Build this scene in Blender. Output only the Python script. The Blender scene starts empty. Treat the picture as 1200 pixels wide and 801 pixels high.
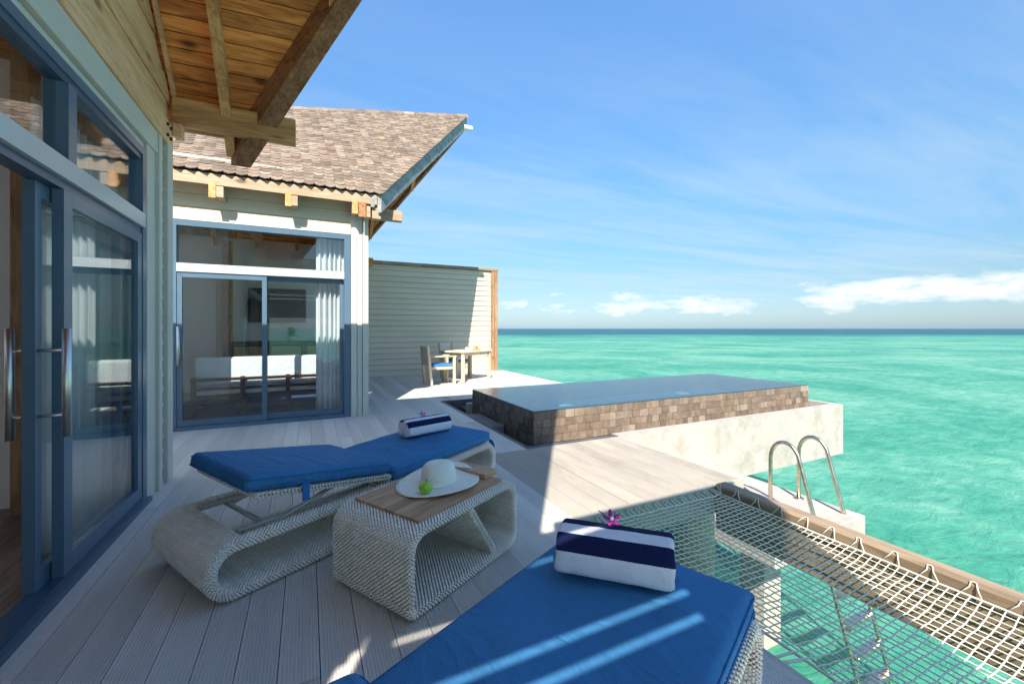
import bpy, bmesh, math, random
import numpy as np
from mathutils import Vector, Matrix, noise
random.seed(7)
rng = np.random.default_rng(7)
R = math.radians
scene = bpy.context.scene
col = scene.collection

# ------------------------------------------------------------------ camera
cam_d = bpy.data.cameras.new('camera')
cam = bpy.data.objects.new('camera', cam_d); col.objects.link(cam)
cam_d.sensor_width = 36.0
cam_d.lens = 495 / 1200 * 36.0
cam_d.shift_y = -15.5 / 1200
cam_d.clip_start = 0.05
cam_d.clip_end = 90000
cam.location = (0, 0, 1.3)
cam.rotation_euler = (R(90), 0, R(-25.87))
scene.camera = cam

# ------------------------------------------------------------------ light
SUN = Vector((0.47, 0.925, -1.0)).normalized()          # direction the light travels
sun_d = bpy.data.lights.new('sun', 'SUN')
sun_d.energy = 2.0; sun_d.angle = R(0.53); sun_d.color = (1.0, 0.93, 0.82)
sun = bpy.data.objects.new('sun', sun_d); col.objects.link(sun)
sun.rotation_euler = SUN.to_track_quat('-Z', 'Y').to_euler()
sun.location = (-8, -16, 18)

world = bpy.data.worlds.new('World'); scene.world = world
world.use_nodes = True
wn, wl = world.node_tree.nodes, world.node_tree.links
wn.clear()
w_out = wn.new('ShaderNodeOutputWorld'); w_bg = wn.new('ShaderNodeBackground')
w_sky = wn.new('ShaderNodeTexSky'); w_sky.sky_type = 'NISHITA'; w_sky.sun_disc = False
w_sky.sun_elevation = math.asin(-SUN.z)
w_sky.sun_rotation = math.atan2(-SUN.x, -SUN.y)
w_sky.altitude = 0; w_sky.air_density = 1.0; w_sky.dust_density = 0.35; w_sky.ozone_density = 2.2
w_bg.inputs['Strength'].default_value = 0.15
wl.new(w_bg.outputs[0], w_out.inputs[0])
scene.view_settings.view_transform = 'Standard'
scene.view_settings.look = 'None'
scene.view_settings.gamma = 1
scene.view_settings.use_curve_mapping = False
scene.view_settings.exposure = 2.4
scene.cycles.blur_glossy = 0.25
scene.cycles.diffuse_bounces = 8
scene.cycles.max_bounces = 10
scene.cycles.transparent_max_bounces = 24
scene.cycles.caustics_reflective = True
scene.cycles.caustics_refractive = False
scene.cycles.sample_clamp_indirect = 10

# ------------------------------------------------------------------ node helpers
class NT:
    def __init__(self, tree): self.t = tree; self.n = tree.nodes; self.l = tree.links
    def new(self, ty, **kw):
        nd = self.n.new(ty)
        for k, v in kw.items():
            if k.startswith('i_'):
                key = k[2:]
                nd.inputs[int(key) if key.isdigit() else key].default_value = v
            else: setattr(nd, k, v)
        return nd
    def link(self, a, b): self.l.new(a, b)
    def math(self, op, a, b=None, clamp=False):
        nd = self.n.new('ShaderNodeMath'); nd.operation = op; nd.use_clamp = clamp
        for i, v in enumerate((a, b)):
            if v is None: continue
            if isinstance(v, (int, float)): nd.inputs[i].default_value = v
            else: self.l.new(v, nd.inputs[i])
        return nd.outputs[0]
    def ramp(self, fac, stops):
        nd = self.n.new('ShaderNodeValToRGB'); cr = nd.color_ramp
        while len(cr.elements) > 1: cr.elements.remove(cr.elements[-1])
        for i, (p, c) in enumerate(stops):
            e = cr.elements[0] if i == 0 else cr.elements.new(p)
            e.position = p
            e.color = (c, c, c, 1) if isinstance(c, (int, float)) else (*c, 1)
        self.l.new(fac, nd.inputs[0]); return nd.outputs[0]
    def mix(self, fac, a, b, blend='MIX'):
        nd = self.n.new('ShaderNodeMix'); nd.data_type = 'RGBA'; nd.blend_type = blend
        for sock, v in ((nd.inputs[0], fac), (nd.inputs[6], a), (nd.inputs[7], b)):
            if isinstance(v, (int, float)): sock.default_value = v
            elif isinstance(v, tuple): sock.default_value = (*v, 1) if len(v) == 3 else v
            else: self.l.new(v, sock)
        return nd.outputs[2]
    def noise(self, vec, scale, detail=4, rough=.55, dist=0):
        nd = self.n.new('ShaderNodeTexNoise')
        nd.inputs['Scale'].default_value = scale; nd.inputs['Detail'].default_value = detail
        nd.inputs['Roughness'].default_value = rough; nd.inputs['Distortion'].default_value = dist
        self.l.new(vec, nd.inputs['Vector']); return nd.outputs['Fac']
    def scaled(self, vec, s):
        nd = self.n.new('ShaderNodeVectorMath'); nd.operation = 'MULTIPLY'
        self.l.new(vec, nd.inputs[0]); nd.inputs[1].default_value = s; return nd.outputs[0]

# clouds: thin cirrus streaks and a low bank of cumulus all round the horizon
W = NT(world.node_tree)
tc = W.new('ShaderNodeTexCoord'); sep = W.new('ShaderNodeSeparateXYZ')
W.link(tc.outputs['Generated'], sep.inputs[0])
az = W.math('ARCTAN2', sep.outputs[0], sep.outputs[1]); el = sep.outputs[2]
cvec = W.new('ShaderNodeCombineXYZ'); W.link(az, cvec.inputs[0]); W.link(W.math('MULTIPLY', el, 2.6), cvec.inputs[1])
n1 = W.noise(cvec.outputs[0], 7.5, 9, .58)
band = W.ramp(el, [(0.0, 0), (.015, .12), (.032, .65), (.056, 1), (.078, .72), (.12, 0)])
bank = W.math('MULTIPLY', W.math('COSINE', W.math('SUBTRACT', az, 1.35)), 1.2)      # the bank lies to one side of the compass
lump = W.math('ADD', W.math('MULTIPLY', W.noise(W.scaled(cvec.outputs[0], (1, .4, 1)), 2.3, 3), .7), bank)
thr = W.math('SUBTRACT', 1.088, W.math('ADD', W.math('MULTIPLY', band, .36), W.math('MULTIPLY', lump, .22)))
cum = W.ramp(W.math('SUBTRACT', n1, thr), [(0.0, 0), (.05, .35), (.15, .95)])
gmap = W.new('ShaderNodeCombineXYZ')
zc = W.math('MAXIMUM', el, .03)
W.link(W.math('DIVIDE', sep.outputs[0], zc), gmap.inputs[0]); W.link(W.math('DIVIDE', sep.outputs[1], zc), gmap.inputs[1])
rot = W.new('ShaderNodeMapping'); rot.inputs['Rotation'].default_value = (0, 0, R(28)); rot.inputs['Scale'].default_value = (.16, .75, 1)
W.link(gmap.outputs[0], rot.inputs['Vector'])
cir = W.ramp(W.noise(rot.outputs[0], 1.3, 7, .62, .4), [(.43, 0), (.76, .62)])
cir2 = W.math('MULTIPLY', cir, W.ramp(el, [(0, 0), (.035, .1), (.09, 1), (.35, .75), (.6, .12)]))
# clear tropical air: the sky texture is kept as it is and only filtered by height, alike all round the compass
tint = W.ramp(el, [(0, (.085, .12, .20)), (.012, (.093, .125, .178)), (.03, (.104, .130, .170)), (.10, (.127, .152, .165)), (.29, (.172, .245, .262)), (.59, (.255, .355, .41)), (1, (.38, .44, .48))])
c1 = W.mix(1.0, w_sky.outputs[0], tint, 'MULTIPLY')
c2 = W.mix(cir2, c1, (.98, 1.12, 1.20))
c3 = W.mix(cum, c2, (1.42, 1.45, 1.48))
W.link(c3, w_bg.inputs['Color'])

# ------------------------------------------------------------------ materials
def new_mat(name):
    m = bpy.data.materials.new(name); m.use_nodes = True
    t = NT(m.node_tree); b = m.node_tree.nodes['Principled BSDF']
    return m, t, b
def coords(t, s=(1, 1, 1), rnd=True):
    tcn = t.new('ShaderNodeTexCoord'); v = tcn.outputs['Object']
    if rnd:
        oi = t.new('ShaderNodeObjectInfo'); add = t.new('ShaderNodeVectorMath', operation='ADD')
        cmb = t.new('ShaderNodeCombineXYZ')
        for i in range(3): t.link(t.math('MULTIPLY', oi.outputs['Random'], 31.7 + 17 * i), cmb.inputs[i])
        t.link(v, add.inputs[0]); t.link(cmb.outputs[0], add.inputs[1]); v = add.outputs[0]
    return t.scaled(v, s)
def M(name, c, rough=.6, var=.15, scale=6, bump=0, bscale=60, s=(1, 1, 1), orand=0., spec=.4, metal=0, stain=None, bdist=.004, fold=None):
    m, t, b = new_mat(name)
    v = coords(t, s)
    f = t.noise(v, scale, 6, .6)
    lo = tuple(x * (1 - var) for x in c); hi = tuple(min(1, x * (1 + var)) for x in c)
    cc = t.ramp(f, [(.3, lo), (.7, hi)])
    if stain:
        sc, amt, sscale = stain
        cc = t.mix(t.ramp(t.noise(v, sscale, 8, .65), [(.48, 0), (.72, amt)]), cc, sc)
    if orand:
        oi = t.new('ShaderNodeObjectInfo'); geo = t.new('ShaderNodeNewGeometry')
        r = t.math('FRACT', t.math('ADD', oi.outputs['Random'], geo.outputs['Random Per Island']))
        k = t.math('ADD', 1 - orand / 2, t.math('MULTIPLY', r, orand))
        cmb = t.new('ShaderNodeCombineColor')
        for i in range(3): t.link(k, cmb.inputs[i])
        cc = t.mix(1.0, cc, cmb.outputs[0], 'MULTIPLY')
    t.link(cc, b.inputs['Base Color'])
    t.link(t.math('ADD', rough - .08, t.math('MULTIPLY', f, .16)), b.inputs['Roughness'])
    b.inputs['Specular IOR Level'].default_value = spec; b.inputs['Metallic'].default_value = metal
    if bump:
        bp = t.new('ShaderNodeBump', i_Strength=bump, i_Distance=bdist)
        t.link(t.noise(v, bscale, 5, .6), bp.inputs['Height']); t.link(bp.outputs[0], b.inputs['Normal'])
        if fold:
            fb = t.new('ShaderNodeBump', i_Strength=fold[0], i_Distance=fold[2])
            t.link(t.noise(t.scaled(v, fold[3]), fold[1], 4, .55, 1.2), fb.inputs['Height']); t.link(fb.outputs[0], bp.inputs['Normal'])
    return m
def wood(name, c, dark, axis, rough=.6, knots=0., orand=.3, grain=1.0, bump=.25, fscale=1.0):
    m, t, b = new_mat(name)
    k = {'X': (.09, 1, 1), 'Y': (1, .09, 1), 'Z': (1, 1, .09)}[axis]
    v = coords(t, k)
    f = t.noise(v, 38 * fscale, 7, .62, .9); g = t.noise(v, 9 * fscale, 4, .5, .6)
    fac = t.math('ADD', t.math('MULTIPLY', f, .6), t.math('MULTIPLY', g, .4))
    cc = t.ramp(fac, [(.40, dark), (.50, tuple((a + d) / 2 for a, d in zip(c, dark))), (.60, c)])
    if knots:
        k2 = {'X': (.45, 1, 1), 'Y': (1, .45, 1), 'Z': (1, 1, .45)}[axis]
        vo = t.new('ShaderNodeTexVoronoi', i_Scale=5.0); t.link(coords(t, k2), vo.inputs['Vector'])
        cc = t.mix(t.ramp(vo.outputs['Distance'], [(.07, knots), (.20, 0)]), cc, tuple(x * .22 for x in dark))
    if orand:
        oi = t.new('ShaderNodeObjectInfo')
        kk = t.math('ADD', 1 - orand / 2, t.math('MULTIPLY', oi.outputs['Random'], orand))
        cmb = t.new('ShaderNodeCombineColor')
        for i in range(3): t.link(kk, cmb.inputs[i])
        cc = t.mix(1.0, cc, cmb.outputs[0], 'MULTIPLY')
    t.link(cc, b.inputs['Base Color']); b.inputs['Roughness'].default_value = rough
    b.inputs['Specular IOR Level'].default_value = .3
    bp = t.new('ShaderNodeBump', i_Strength=bump, i_Distance=.003)
    t.link(f, bp.inputs['Height']); t.link(bp.outputs[0], b.inputs['Normal'])
    return m
def schlick(t, lo, hi, power=5):
    g = t.new('ShaderNodeNewGeometry'); d = t.new('ShaderNodeVectorMath', operation='DOT_PRODUCT')
    t.link(g.outputs['Normal'], d.inputs[0]); t.link(g.outputs['Incoming'], d.inputs[1])
    c = t.math('SUBTRACT', 1.0, t.math('ABSOLUTE', d.outputs['Value']), True)
    return t.math('ADD', lo, t.math('MULTIPLY', t.math('POWER', c, power), hi - lo), True)
def glass_mat(name, tint, lo=.07, hi=1.0):
    m, t, b = new_mat(name); t.n.remove(b)
    out = [n for n in t.n if n.type == 'OUTPUT_MATERIAL'][0]
    tr = t.new('ShaderNodeBsdfTransparent'); tr.inputs[0].default_value = (*tint, 1)
    gl = t.new('ShaderNodeBsdfGlossy', i_Roughness=.0); mx = t.new('ShaderNodeMixShader')
    t.link(schlick(t, lo, hi, 4), mx.inputs[0]); t.link(tr.outputs[0], mx.inputs[1]); t.link(gl.outputs[0], mx.inputs[2])
    t.link(mx.outputs[0], out.inputs[0]); return m

MAT = {}
MAT['deck'] = M('deck', (.60, .57, .52), .55, .10, 3, .25, 40, (1, .12, 1), .20, stain=((.40, .37, .33), .6, 1.8))
MAT['deck_sun_toned'] = M('deck_sun_toned', (.40, .36, .305), .65, .14, 2.2, .35, 40, (1, .35, 1), .10, stain=((.24, .205, .165), .65, 2.6))  # deck copy toned darker where the sun falls, offsetting the strong light
MAT['deck_trim'] = M('deck_trim', (.40, .365, .31), .6, .1, 5, .2, 60, orand=.1)
MAT['siding'] = M('siding', (.55, .495, .37), .55, .05, 5, .15, 50, (.2, 1, 1), .05)
MAT['trim'] = M('trim', (.56, .54, .46), .5, .05, 4, .1, 60)
MAT['frame'] = M('frame', (.085, .145, .205), .32, .06, 4, spec=.5)
MAT['frame_pale'] = M('frame_pale', (.45, .49, .51), .3, .05, 4, spec=.5)
MAT['frame_dark'] = M('frame_dark', (.04, .085, .14), .3, .08, 4, spec=.5)
MAT['glass'] = glass_mat('glass', (.93, .965, .96))
MAT['steel'] = M('steel', (.74, .73, .70), .36, .06, 12, metal=1)
MAT['steel_worn'] = M('steel_worn', (.60, .52, .42), .30, .25, 14, metal=1, bump=.1)
MAT['pine'] = wood('pine', (.92, .56, .30), (.66, .35, .165), 'Y', .6, .75, .22)
MAT['pine_x'] = wood('pine_x', (.50, .37, .25), (.34, .235, .145), 'X', .6, .8, .2)
MAT['soffit'] = wood('soffit', (.95, .37, .09), (.45, .135, .028), 'X', .55, .9, .5, fscale=.8)
MAT['beam_x'] = wood('beam_x', (.74, .39, .155), (.42, .19, .065), 'X', .65, .8, .2, fscale=.7)
MAT['beam_y'] = wood('beam_y', (.74, .39, .155), (.42, .19, .065), 'Y', .65, .8, .2, fscale=.7)
MAT['beam_dark'] = wood('beam_dark', (.46, .22, .105), (.21, .09, .04), 'Y', .6, .8, .2, fscale=.7)
MAT['beam_z'] = wood('beam_z', (.50, .30, .16), (.24, .13, .065), 'Z', .6, .6, .2, fscale=.8)
MAT['barge'] = wood('barge', (.36, .37, .36), (.20, .205, .20), 'Y', .65, .2, .1, fscale=.6)
MAT['cap'] = wood('cap', (.34, .27, .21), (.19, .14, .10), 'X', .7, .6, .35)
MAT['shingle'] = M('shingle', (.19, .137, .096), .8, .18, 9, .3, 70, orand=.7, stain=((.31, .265, .225), .7, 4.0))
MAT['roof_deck'] = M('roof_deck', (.14, .10, .07), .8, .2, 5)
MAT['white_wall'] = M('white_wall', (.86, .86, .84), .6, .03, 3)
MAT['inner_floor'] = wood('inner_floor', (.34, .26, .20), (.17, .12, .085), 'Y', .4, .3, .45)
MAT['dark_wood'] = wood('dark_wood', (.11, .045, .03), (.05, .02, .014), 'X', .4, 0, .2)
MAT['rattan'] = M('rattan', (.45, .30, .16), .6, .25, 60, .5, 150)
MAT['rug'] = M('rug', (.035, .06, .13), .9, .3, 40, .4, 200)
MAT['screen'] = M('screen', (.012, .013, .015), .12, .05, 5)
MAT['black'] = M('black', (.02, .02, .02), .4, .1, 5)
MAT['wicker'] = M('wicker', (.88, .83, .73), .5, .08, 14, .2, 260, (1, 1, 1), .12, spec=.35)
MAT['stake'] = M('stake', (.72, .68, .59), .6, .1, 14)
MAT['alu'] = M('alu', (.55, .54, .51), .45, .06, 8, metal=.3)
MAT['blue'] = M('blue', (.042, .175, .36), .85, .12, 1.6, .35, 420, spec=.2, bdist=.0012, fold=(1.0, 5.0, .035, (1, .5, 1)))
MAT['strap'] = M('strap', (.025, .14, .38), .85, .08, 8)
MAT['towel_white'] = M('towel_white', (.74, .74, .79), .95, .04, 20, .9, 300, spec=.1, fold=(.6, 9, .02, (1, 1, 1)))
MAT['towel_navy'] = M('towel_navy', (.012, .018, .07), .95, .12, 30, .9, 420, spec=.1)
MAT['orchid'] = M('orchid', (.42, .015, .30), .6, .25, 60)
MAT['orchid_white'] = M('orchid_white', (.8, .65, .78), .6, .1, 60)
MAT['teak'] = wood('teak', (.52, .31, .17), (.33, .18, .09), 'X', .5, 0, .3)
MAT['straw'] = M('straw', (.80, .78, .69), .8, .06, 30, .5, 330)
MAT['apple'] = M('apple', (.30, .58, .04), .25, .14, 18, spec=.5)
MAT['stem'] = M('stem', (.09, .06, .03), .7, .2, 20)
MAT['leaf'] = M('leaf', (.08, .20, .03), .6, .35, 20)
MAT['china'] = M('china', (.80, .79, .76), .25, .02, 5)
MAT['bread'] = M('bread', (.48, .24, .08), .7, .3, 30, .3, 60)
MAT['garden_wood'] = wood('garden_wood', (.62, .52, .38), (.45, .35, .23), 'Z', .65, 0, .15)
MAT['sling'] = M('sling', (.52, .46, .38), .8, .1, 30, .3, 200)
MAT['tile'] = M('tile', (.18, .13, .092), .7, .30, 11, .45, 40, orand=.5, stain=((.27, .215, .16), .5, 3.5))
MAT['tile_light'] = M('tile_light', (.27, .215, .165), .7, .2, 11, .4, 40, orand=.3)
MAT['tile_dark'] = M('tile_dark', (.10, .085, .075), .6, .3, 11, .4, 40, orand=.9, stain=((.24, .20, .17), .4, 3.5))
MAT['grout'] = M('grout', (.14, .115, .09), .85, .2, 10)
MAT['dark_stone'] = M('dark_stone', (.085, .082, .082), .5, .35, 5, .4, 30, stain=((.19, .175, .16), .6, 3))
MAT['grey_stone'] = M('grey_stone', (.20, .19, .185), .55, .2, 6, .4, 30)
MAT['concrete'] = M('concrete', (.40, .37, .325), .75, .06, 3, .5, 14, stain=((.27, .225, .18), .75, 3.2), bdist=.01)
MAT['concrete_dull'] = M('concrete_dull', (.50, .44, .36), .8, .15, 3, .5, 14, stain=((.25, .19, .13), .8, 3), bdist=.01)
MAT['weather_beam'] = wood('weather_beam', (.34, .25, .165), (.18, .125, .08), 'Y', .7, .4, .15, fscale=.6)
MAT['rope'] = M('rope', (.66, .62, .53), .85, .08, 40, .6, 500)
MAT['under'] = M('under', (.20, .17, .13), .8, .2, 4)
MAT['pool_light'] = M('pool_light', (.85, .87, .88), .3, .02, 5)
MAT['island'] = M('island', (.10, .16, .14), .9, .2, .02)

def curtain_material():
    m, t, b = new_mat('curtain'); out = [n for n in t.n if n.type == 'OUTPUT_MATERIAL'][0]
    b.inputs['Base Color'].default_value = (.90, .90, .92, 1); b.inputs['Roughness'].default_value = .9
    tl = t.new('ShaderNodeBsdfTranslucent'); tl.inputs[0].default_value = (.88, .88, .90, 1)
    mx = t.new('ShaderNodeMixShader'); mx.inputs[0].default_value = .45
    t.link(b.outputs[0], mx.inputs[1]); t.link(tl.outputs[0], mx.inputs[2]); t.link(mx.outputs[0], out.inputs[0])
    return m
MAT['curtain'] = curtain_material()

def sea_material():
    m, t, b = new_mat('sea'); t.n.remove(b)
    out = [n for n in t.n if n.type == 'OUTPUT_MATERIAL'][0]
    v = coords(t, (1, 1, 1), False)
    sp = t.new('ShaderNodeSeparateXYZ'); t.link(v, sp.inputs[0])
    off = t.math('ADD', t.math('MULTIPLY', sp.outputs[0], .4363), t.math('MULTIPLY', sp.outputs[1], .8998))   # metres off the reef side
    big = t.noise(t.scaled(v, (1.0, 1.5, 1)), .014, 5, .55, .5)
    mid = t.noise(v, .11, 6, .62, .8)
    sml = t.noise(t.scaled(v, (1, 1.6, 1)), 1.1, 7, .68, .5)
    patch = t.math('ADD', t.math('MULTIPLY', mid, .55), t.math('MULTIPLY', sml, .45))
    body = t.ramp(patch, [(.34, (.030, .215, .153)), (.45, (.065, .295, .208)), (.54, (.13, .375, .27)), (.66, (.28, .49, .365))])
    body = t.mix(t.ramp(big, [(.46, 0), (.70, .55)]), body, (.022, .215, .195))
    body = t.mix(t.ramp(t.noise(v, .05, 5, .6, .4), [(.50, 0), (.68, .6)]), body, (.30, .51, .375))
    d2 = t.math('ADD', off, t.math('MULTIPLY', t.math('SUBTRACT', big, .5), 160))
    far = t.ramp(t.math('DIVIDE', d2, 400), [(.14, 0), (.34, .2), (.50, .55), (.62, 1)])
    deep = t.ramp(t.noise(t.scaled(v, (1, 1, 1)), .006, 4), [(.4, (.012, .085, .16)), (.6, (.018, .12, .19))])
    farc = t.ramp(t.math('DIVIDE', d2, 400), [(.44, (.03, .25, .23)), (.58, (.014, .085, .15))])
    body = t.mix(far, body, farc)
    df = t.new('ShaderNodeBsdfDiffuse'); t.link(body, df.inputs[0])
    tr = t.new('ShaderNodeBsdfTransparent'); tr.inputs[0].default_value = (.42, .86, .76, 1)
    h1 = t.noise(t.scaled(v, (1, 2.1, 1)), 1.3, 5, .6, .7); h2 = t.noise(t.scaled(v, (1.8, 1, 1)), 4.5, 4, .6, .5)
    h0 = t.noise(v, .22, 3, .5)
    hh = t.math('ADD', t.math('ADD', t.math('MULTIPLY', h1, .6), t.math('MULTIPLY', h2, .22)), t.math('MULTIPLY', h0, 1.2))
    bp = t.new('ShaderNodeBump', i_Strength=.55, i_Distance=.30); t.link(hh, bp.inputs['Height'])
    gl = t.new('ShaderNodeBsdfGlossy', i_Roughness=.12); t.link(bp.outputs[0], gl.inputs['Normal']); t.link(bp.outputs[0], df.inputs['Normal'])
    m1 = t.new('ShaderNodeMixShader'); m1.inputs[0].default_value = .30
    t.link(df.outputs[0], m1.inputs[1]); t.link(tr.outputs[0], m1.inputs[2])
    m2 = t.new('ShaderNodeMixShader'); t.link(schlick(t, .02, .17, 3), m2.inputs[0])
    t.link(m1.outputs[0], m2.inputs[1]); t.link(gl.outputs[0], m2.inputs[2]); t.link(m2.outputs[0], out.inputs[0])
    return m
MAT['sea'] = sea_material()
MAT['seabed'] = M('seabed', (.55, .60, .45), .9, .12, .6, 0, stain=((.20, .24, .14), .75, .5))
def pool_water():
    m, t, b = new_mat('pool_water'); t.n.remove(b)
    out = [n for n in t.n if n.type == 'OUTPUT_MATERIAL'][0]
    v = coords(t, (1, 1, 1), False)
    bp = t.new('ShaderNodeBump', i_Strength=.5, i_Distance=.04)
    t.link(t.noise(t.scaled(v, (1.2, 4, 1)), 4.2, 3, .5, .6), bp.inputs['Height'])
    tr = t.new('ShaderNodeBsdfTransparent'); tr.inputs[0].default_value = (.62, .76, .80, 1)
    gl = t.new('ShaderNodeBsdfGlossy', i_Roughness=.03); t.link(bp.outputs[0], gl.inputs['Normal'])
    mx = t.new('ShaderNodeMixShader'); t.link(schlick(t, .03, .85, 4), mx.inputs[0])
    t.link(tr.outputs[0], mx.inputs[1]); t.link(gl.outputs[0], mx.inputs[2]); t.link(mx.outputs[0], out.inputs[0])
    return m
MAT['pool_water'] = pool_water()
MAT['pool_floor'] = M('pool_floor', (.15, .20, .25), .7, .25, 5)

# ------------------------------------------------------------------ mesh helpers
class MB:
    def __init__(self): self.v = []; self.f = []; self.mi = []; self.cur = 0
    def add(self, vs, fs):
        o = len(self.v); self.v += [tuple(p) for p in vs]
        for f in fs: self.f.append(tuple(i + o for i in f)); self.mi.append(self.cur)
    def box(self, x0, x1, y0, y1, z0, z1):
        self.add([(x0, y0, z0), (x1, y0, z0), (x1, y1, z0), (x0, y1, z0), (x0, y0, z1), (x1, y0, z1), (x1, y1, z1), (x0, y1, z1)],
                 [(3, 2, 1, 0), (4, 5, 6, 7), (0, 1, 5, 4), (1, 2, 6, 5), (2, 3, 7, 6), (3, 0, 4, 7)]); return self
    def hexa(self, p):           # eight corners ordered as in box
        self.add(p, [(3, 2, 1, 0), (4, 5, 6, 7), (0, 1, 5, 4), (1, 2, 6, 5), (2, 3, 7, 6), (3, 0, 4, 7)]); return self
    def prism(self, poly, h, axis='z', o=0):   # poly list of 2d points, ccw
        n = len(poly)
        def P(a, b, c): return {'z': (a, b, c), 'x': (c, a, b), 'y': (a, c, b)}[axis]
        vs = [P(a, b, o) for a, b in poly] + [P(a, b, o + h) for a, b in poly]
        self.add(vs, [tuple(reversed(range(n))), tuple(range(n, 2 * n))] + [(i, (i + 1) % n, n + (i + 1) % n, n + i) for i in range(n)]); return self
    def tube(self, pts, r, n=8, closed=False, cap=True):
        pts = [Vector(p) for p in pts]; m = len(pts); rings = []
        rr = r if isinstance(r, (list, tuple)) else [r] * m
        up = None
        for i, p in enumerate(pts):
            a = pts[i - 1] if (i > 0 or closed) else p
            b = pts[(i + 1) % m] if (i < m - 1 or closed) else p
            d = (b - a).normalized()
            if up is None: up = d.orthogonal().normalized()
            up = (up - d * up.dot(d)); up = up.normalized() if up.length > 1e-6 else d.orthogonal().normalized()
            w = d.cross(up)
            rings.append([p + (up * math.cos(t) + w * math.sin(t)) * rr[i] for t in [2 * math.pi * k / n for k in range(n)]])
        vs = [q for ring in rings for q in ring]; fs = []
        for i in range(m if closed else m - 1):
            j = (i + 1) % m
            for k in range(n): fs.append((i * n + k, i * n + (k + 1) % n, j * n + (k + 1) % n, j * n + k))
        if cap and not closed:
            fs.append(tuple(reversed(range(n)))); fs.append(tuple(range((m - 1) * n, m * n)))
        self.add(vs, fs); return self
    def lathe(self, prof, n=24, c=(0, 0, 0)):
        vs = []; fs = []; m = len(prof)
        for r_, z in prof:
            for k in range(n):
                t = 2 * math.pi * k / n; vs.append((c[0] + r_ * math.cos(t), c[1] + r_ * math.sin(t), c[2] + z))
        for i in range(m - 1):
            for k in range(n): fs.append((i * n + k, i * n + (k + 1) % n, (i + 1) * n + (k + 1) % n, (i + 1) * n + k))
        self.add(vs, fs); return self
    def build(self, name, mat, parent=None, smooth=False, bevel=0, kind=None):
        me = bpy.data.meshes.new(name); me.from_pydata(self.v, [], self.f)
        mats = mat if isinstance(mat, (list, tuple)) else [mat]
        for k in mats: me.materials.append(MAT[k])
        if len(mats) > 1: me.polygons.foreach_set('material_index', self.mi)
        if smooth: me.polygons.foreach_set('use_smooth', [True] * len(me.polygons))
        me.update()
        o = bpy.data.objects.new(name, me); col.objects.link(o)
        if parent is not None: o.parent = parent
        if bevel:
            bm = bmesh.new(); bm.from_mesh(me)
            bmesh.ops.bevel(bm, geom=list(bm.edges), offset=bevel, segments=1, affect='EDGES', clamp_overlap=True)
            bm.to_mesh(me); bm.free()
        if kind: o['kind'] = kind
        return o
def BX(name, mat, parent, x0, x1, y0, y1, z0, z1, bevel=0):
    """box whose own origin sits at its lowest corner so that wood grain differs from piece to piece"""
    o = MB().box(0, x1 - x0, 0, y1 - y0, 0, z1 - z0).build(name, mat, parent, bevel=bevel)
    o.location = (x0, y0, z0); return o
def empty(name, loc=(0, 0, 0), rz=0):
    o = bpy.data.objects.new(name, None); col.objects.link(o); o.empty_display_size = .1
    o.location = loc; o.rotation_euler = (0, 0, rz); return o
def tag(o, label, cat, group=None):
    o['label'] = label; o['category'] = cat
    if group: o['group'] = group
    return o
def struct(o): o['kind'] = 'structure'; return o
def children(o): return [c for c in bpy.data.objects if c.parent == o]
def copy_tree(o, parent=None):
    c = o.copy(); col.objects.link(c); c.parent = parent
    for ch in children(o): copy_tree(ch, c)
    return c
def raw(name, verts, faces, mat, parent=None, smooth=True):
    me = bpy.data.meshes.new(name)
    me.vertices.add(len(verts)); me.vertices.foreach_set('co', np.asarray(verts, dtype=np.float32).ravel())
    faces = np.asarray(faces, dtype=np.int32); k = faces.shape[1]
    me.loops.add(faces.size); me.loops.foreach_set('vertex_index', faces.ravel())
    me.polygons.add(len(faces)); me.polygons.foreach_set('loop_start', np.arange(0, faces.size, k, dtype=np.int32))
    me.polygons.foreach_set('use_smooth', np.full(len(faces), smooth))
    me.materials.append(MAT[mat]); me.update(calc_edges=True); me.validate()
    o = bpy.data.objects.new(name, me); col.objects.link(o)
    if parent is not None: o.parent = parent
    return o
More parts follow.
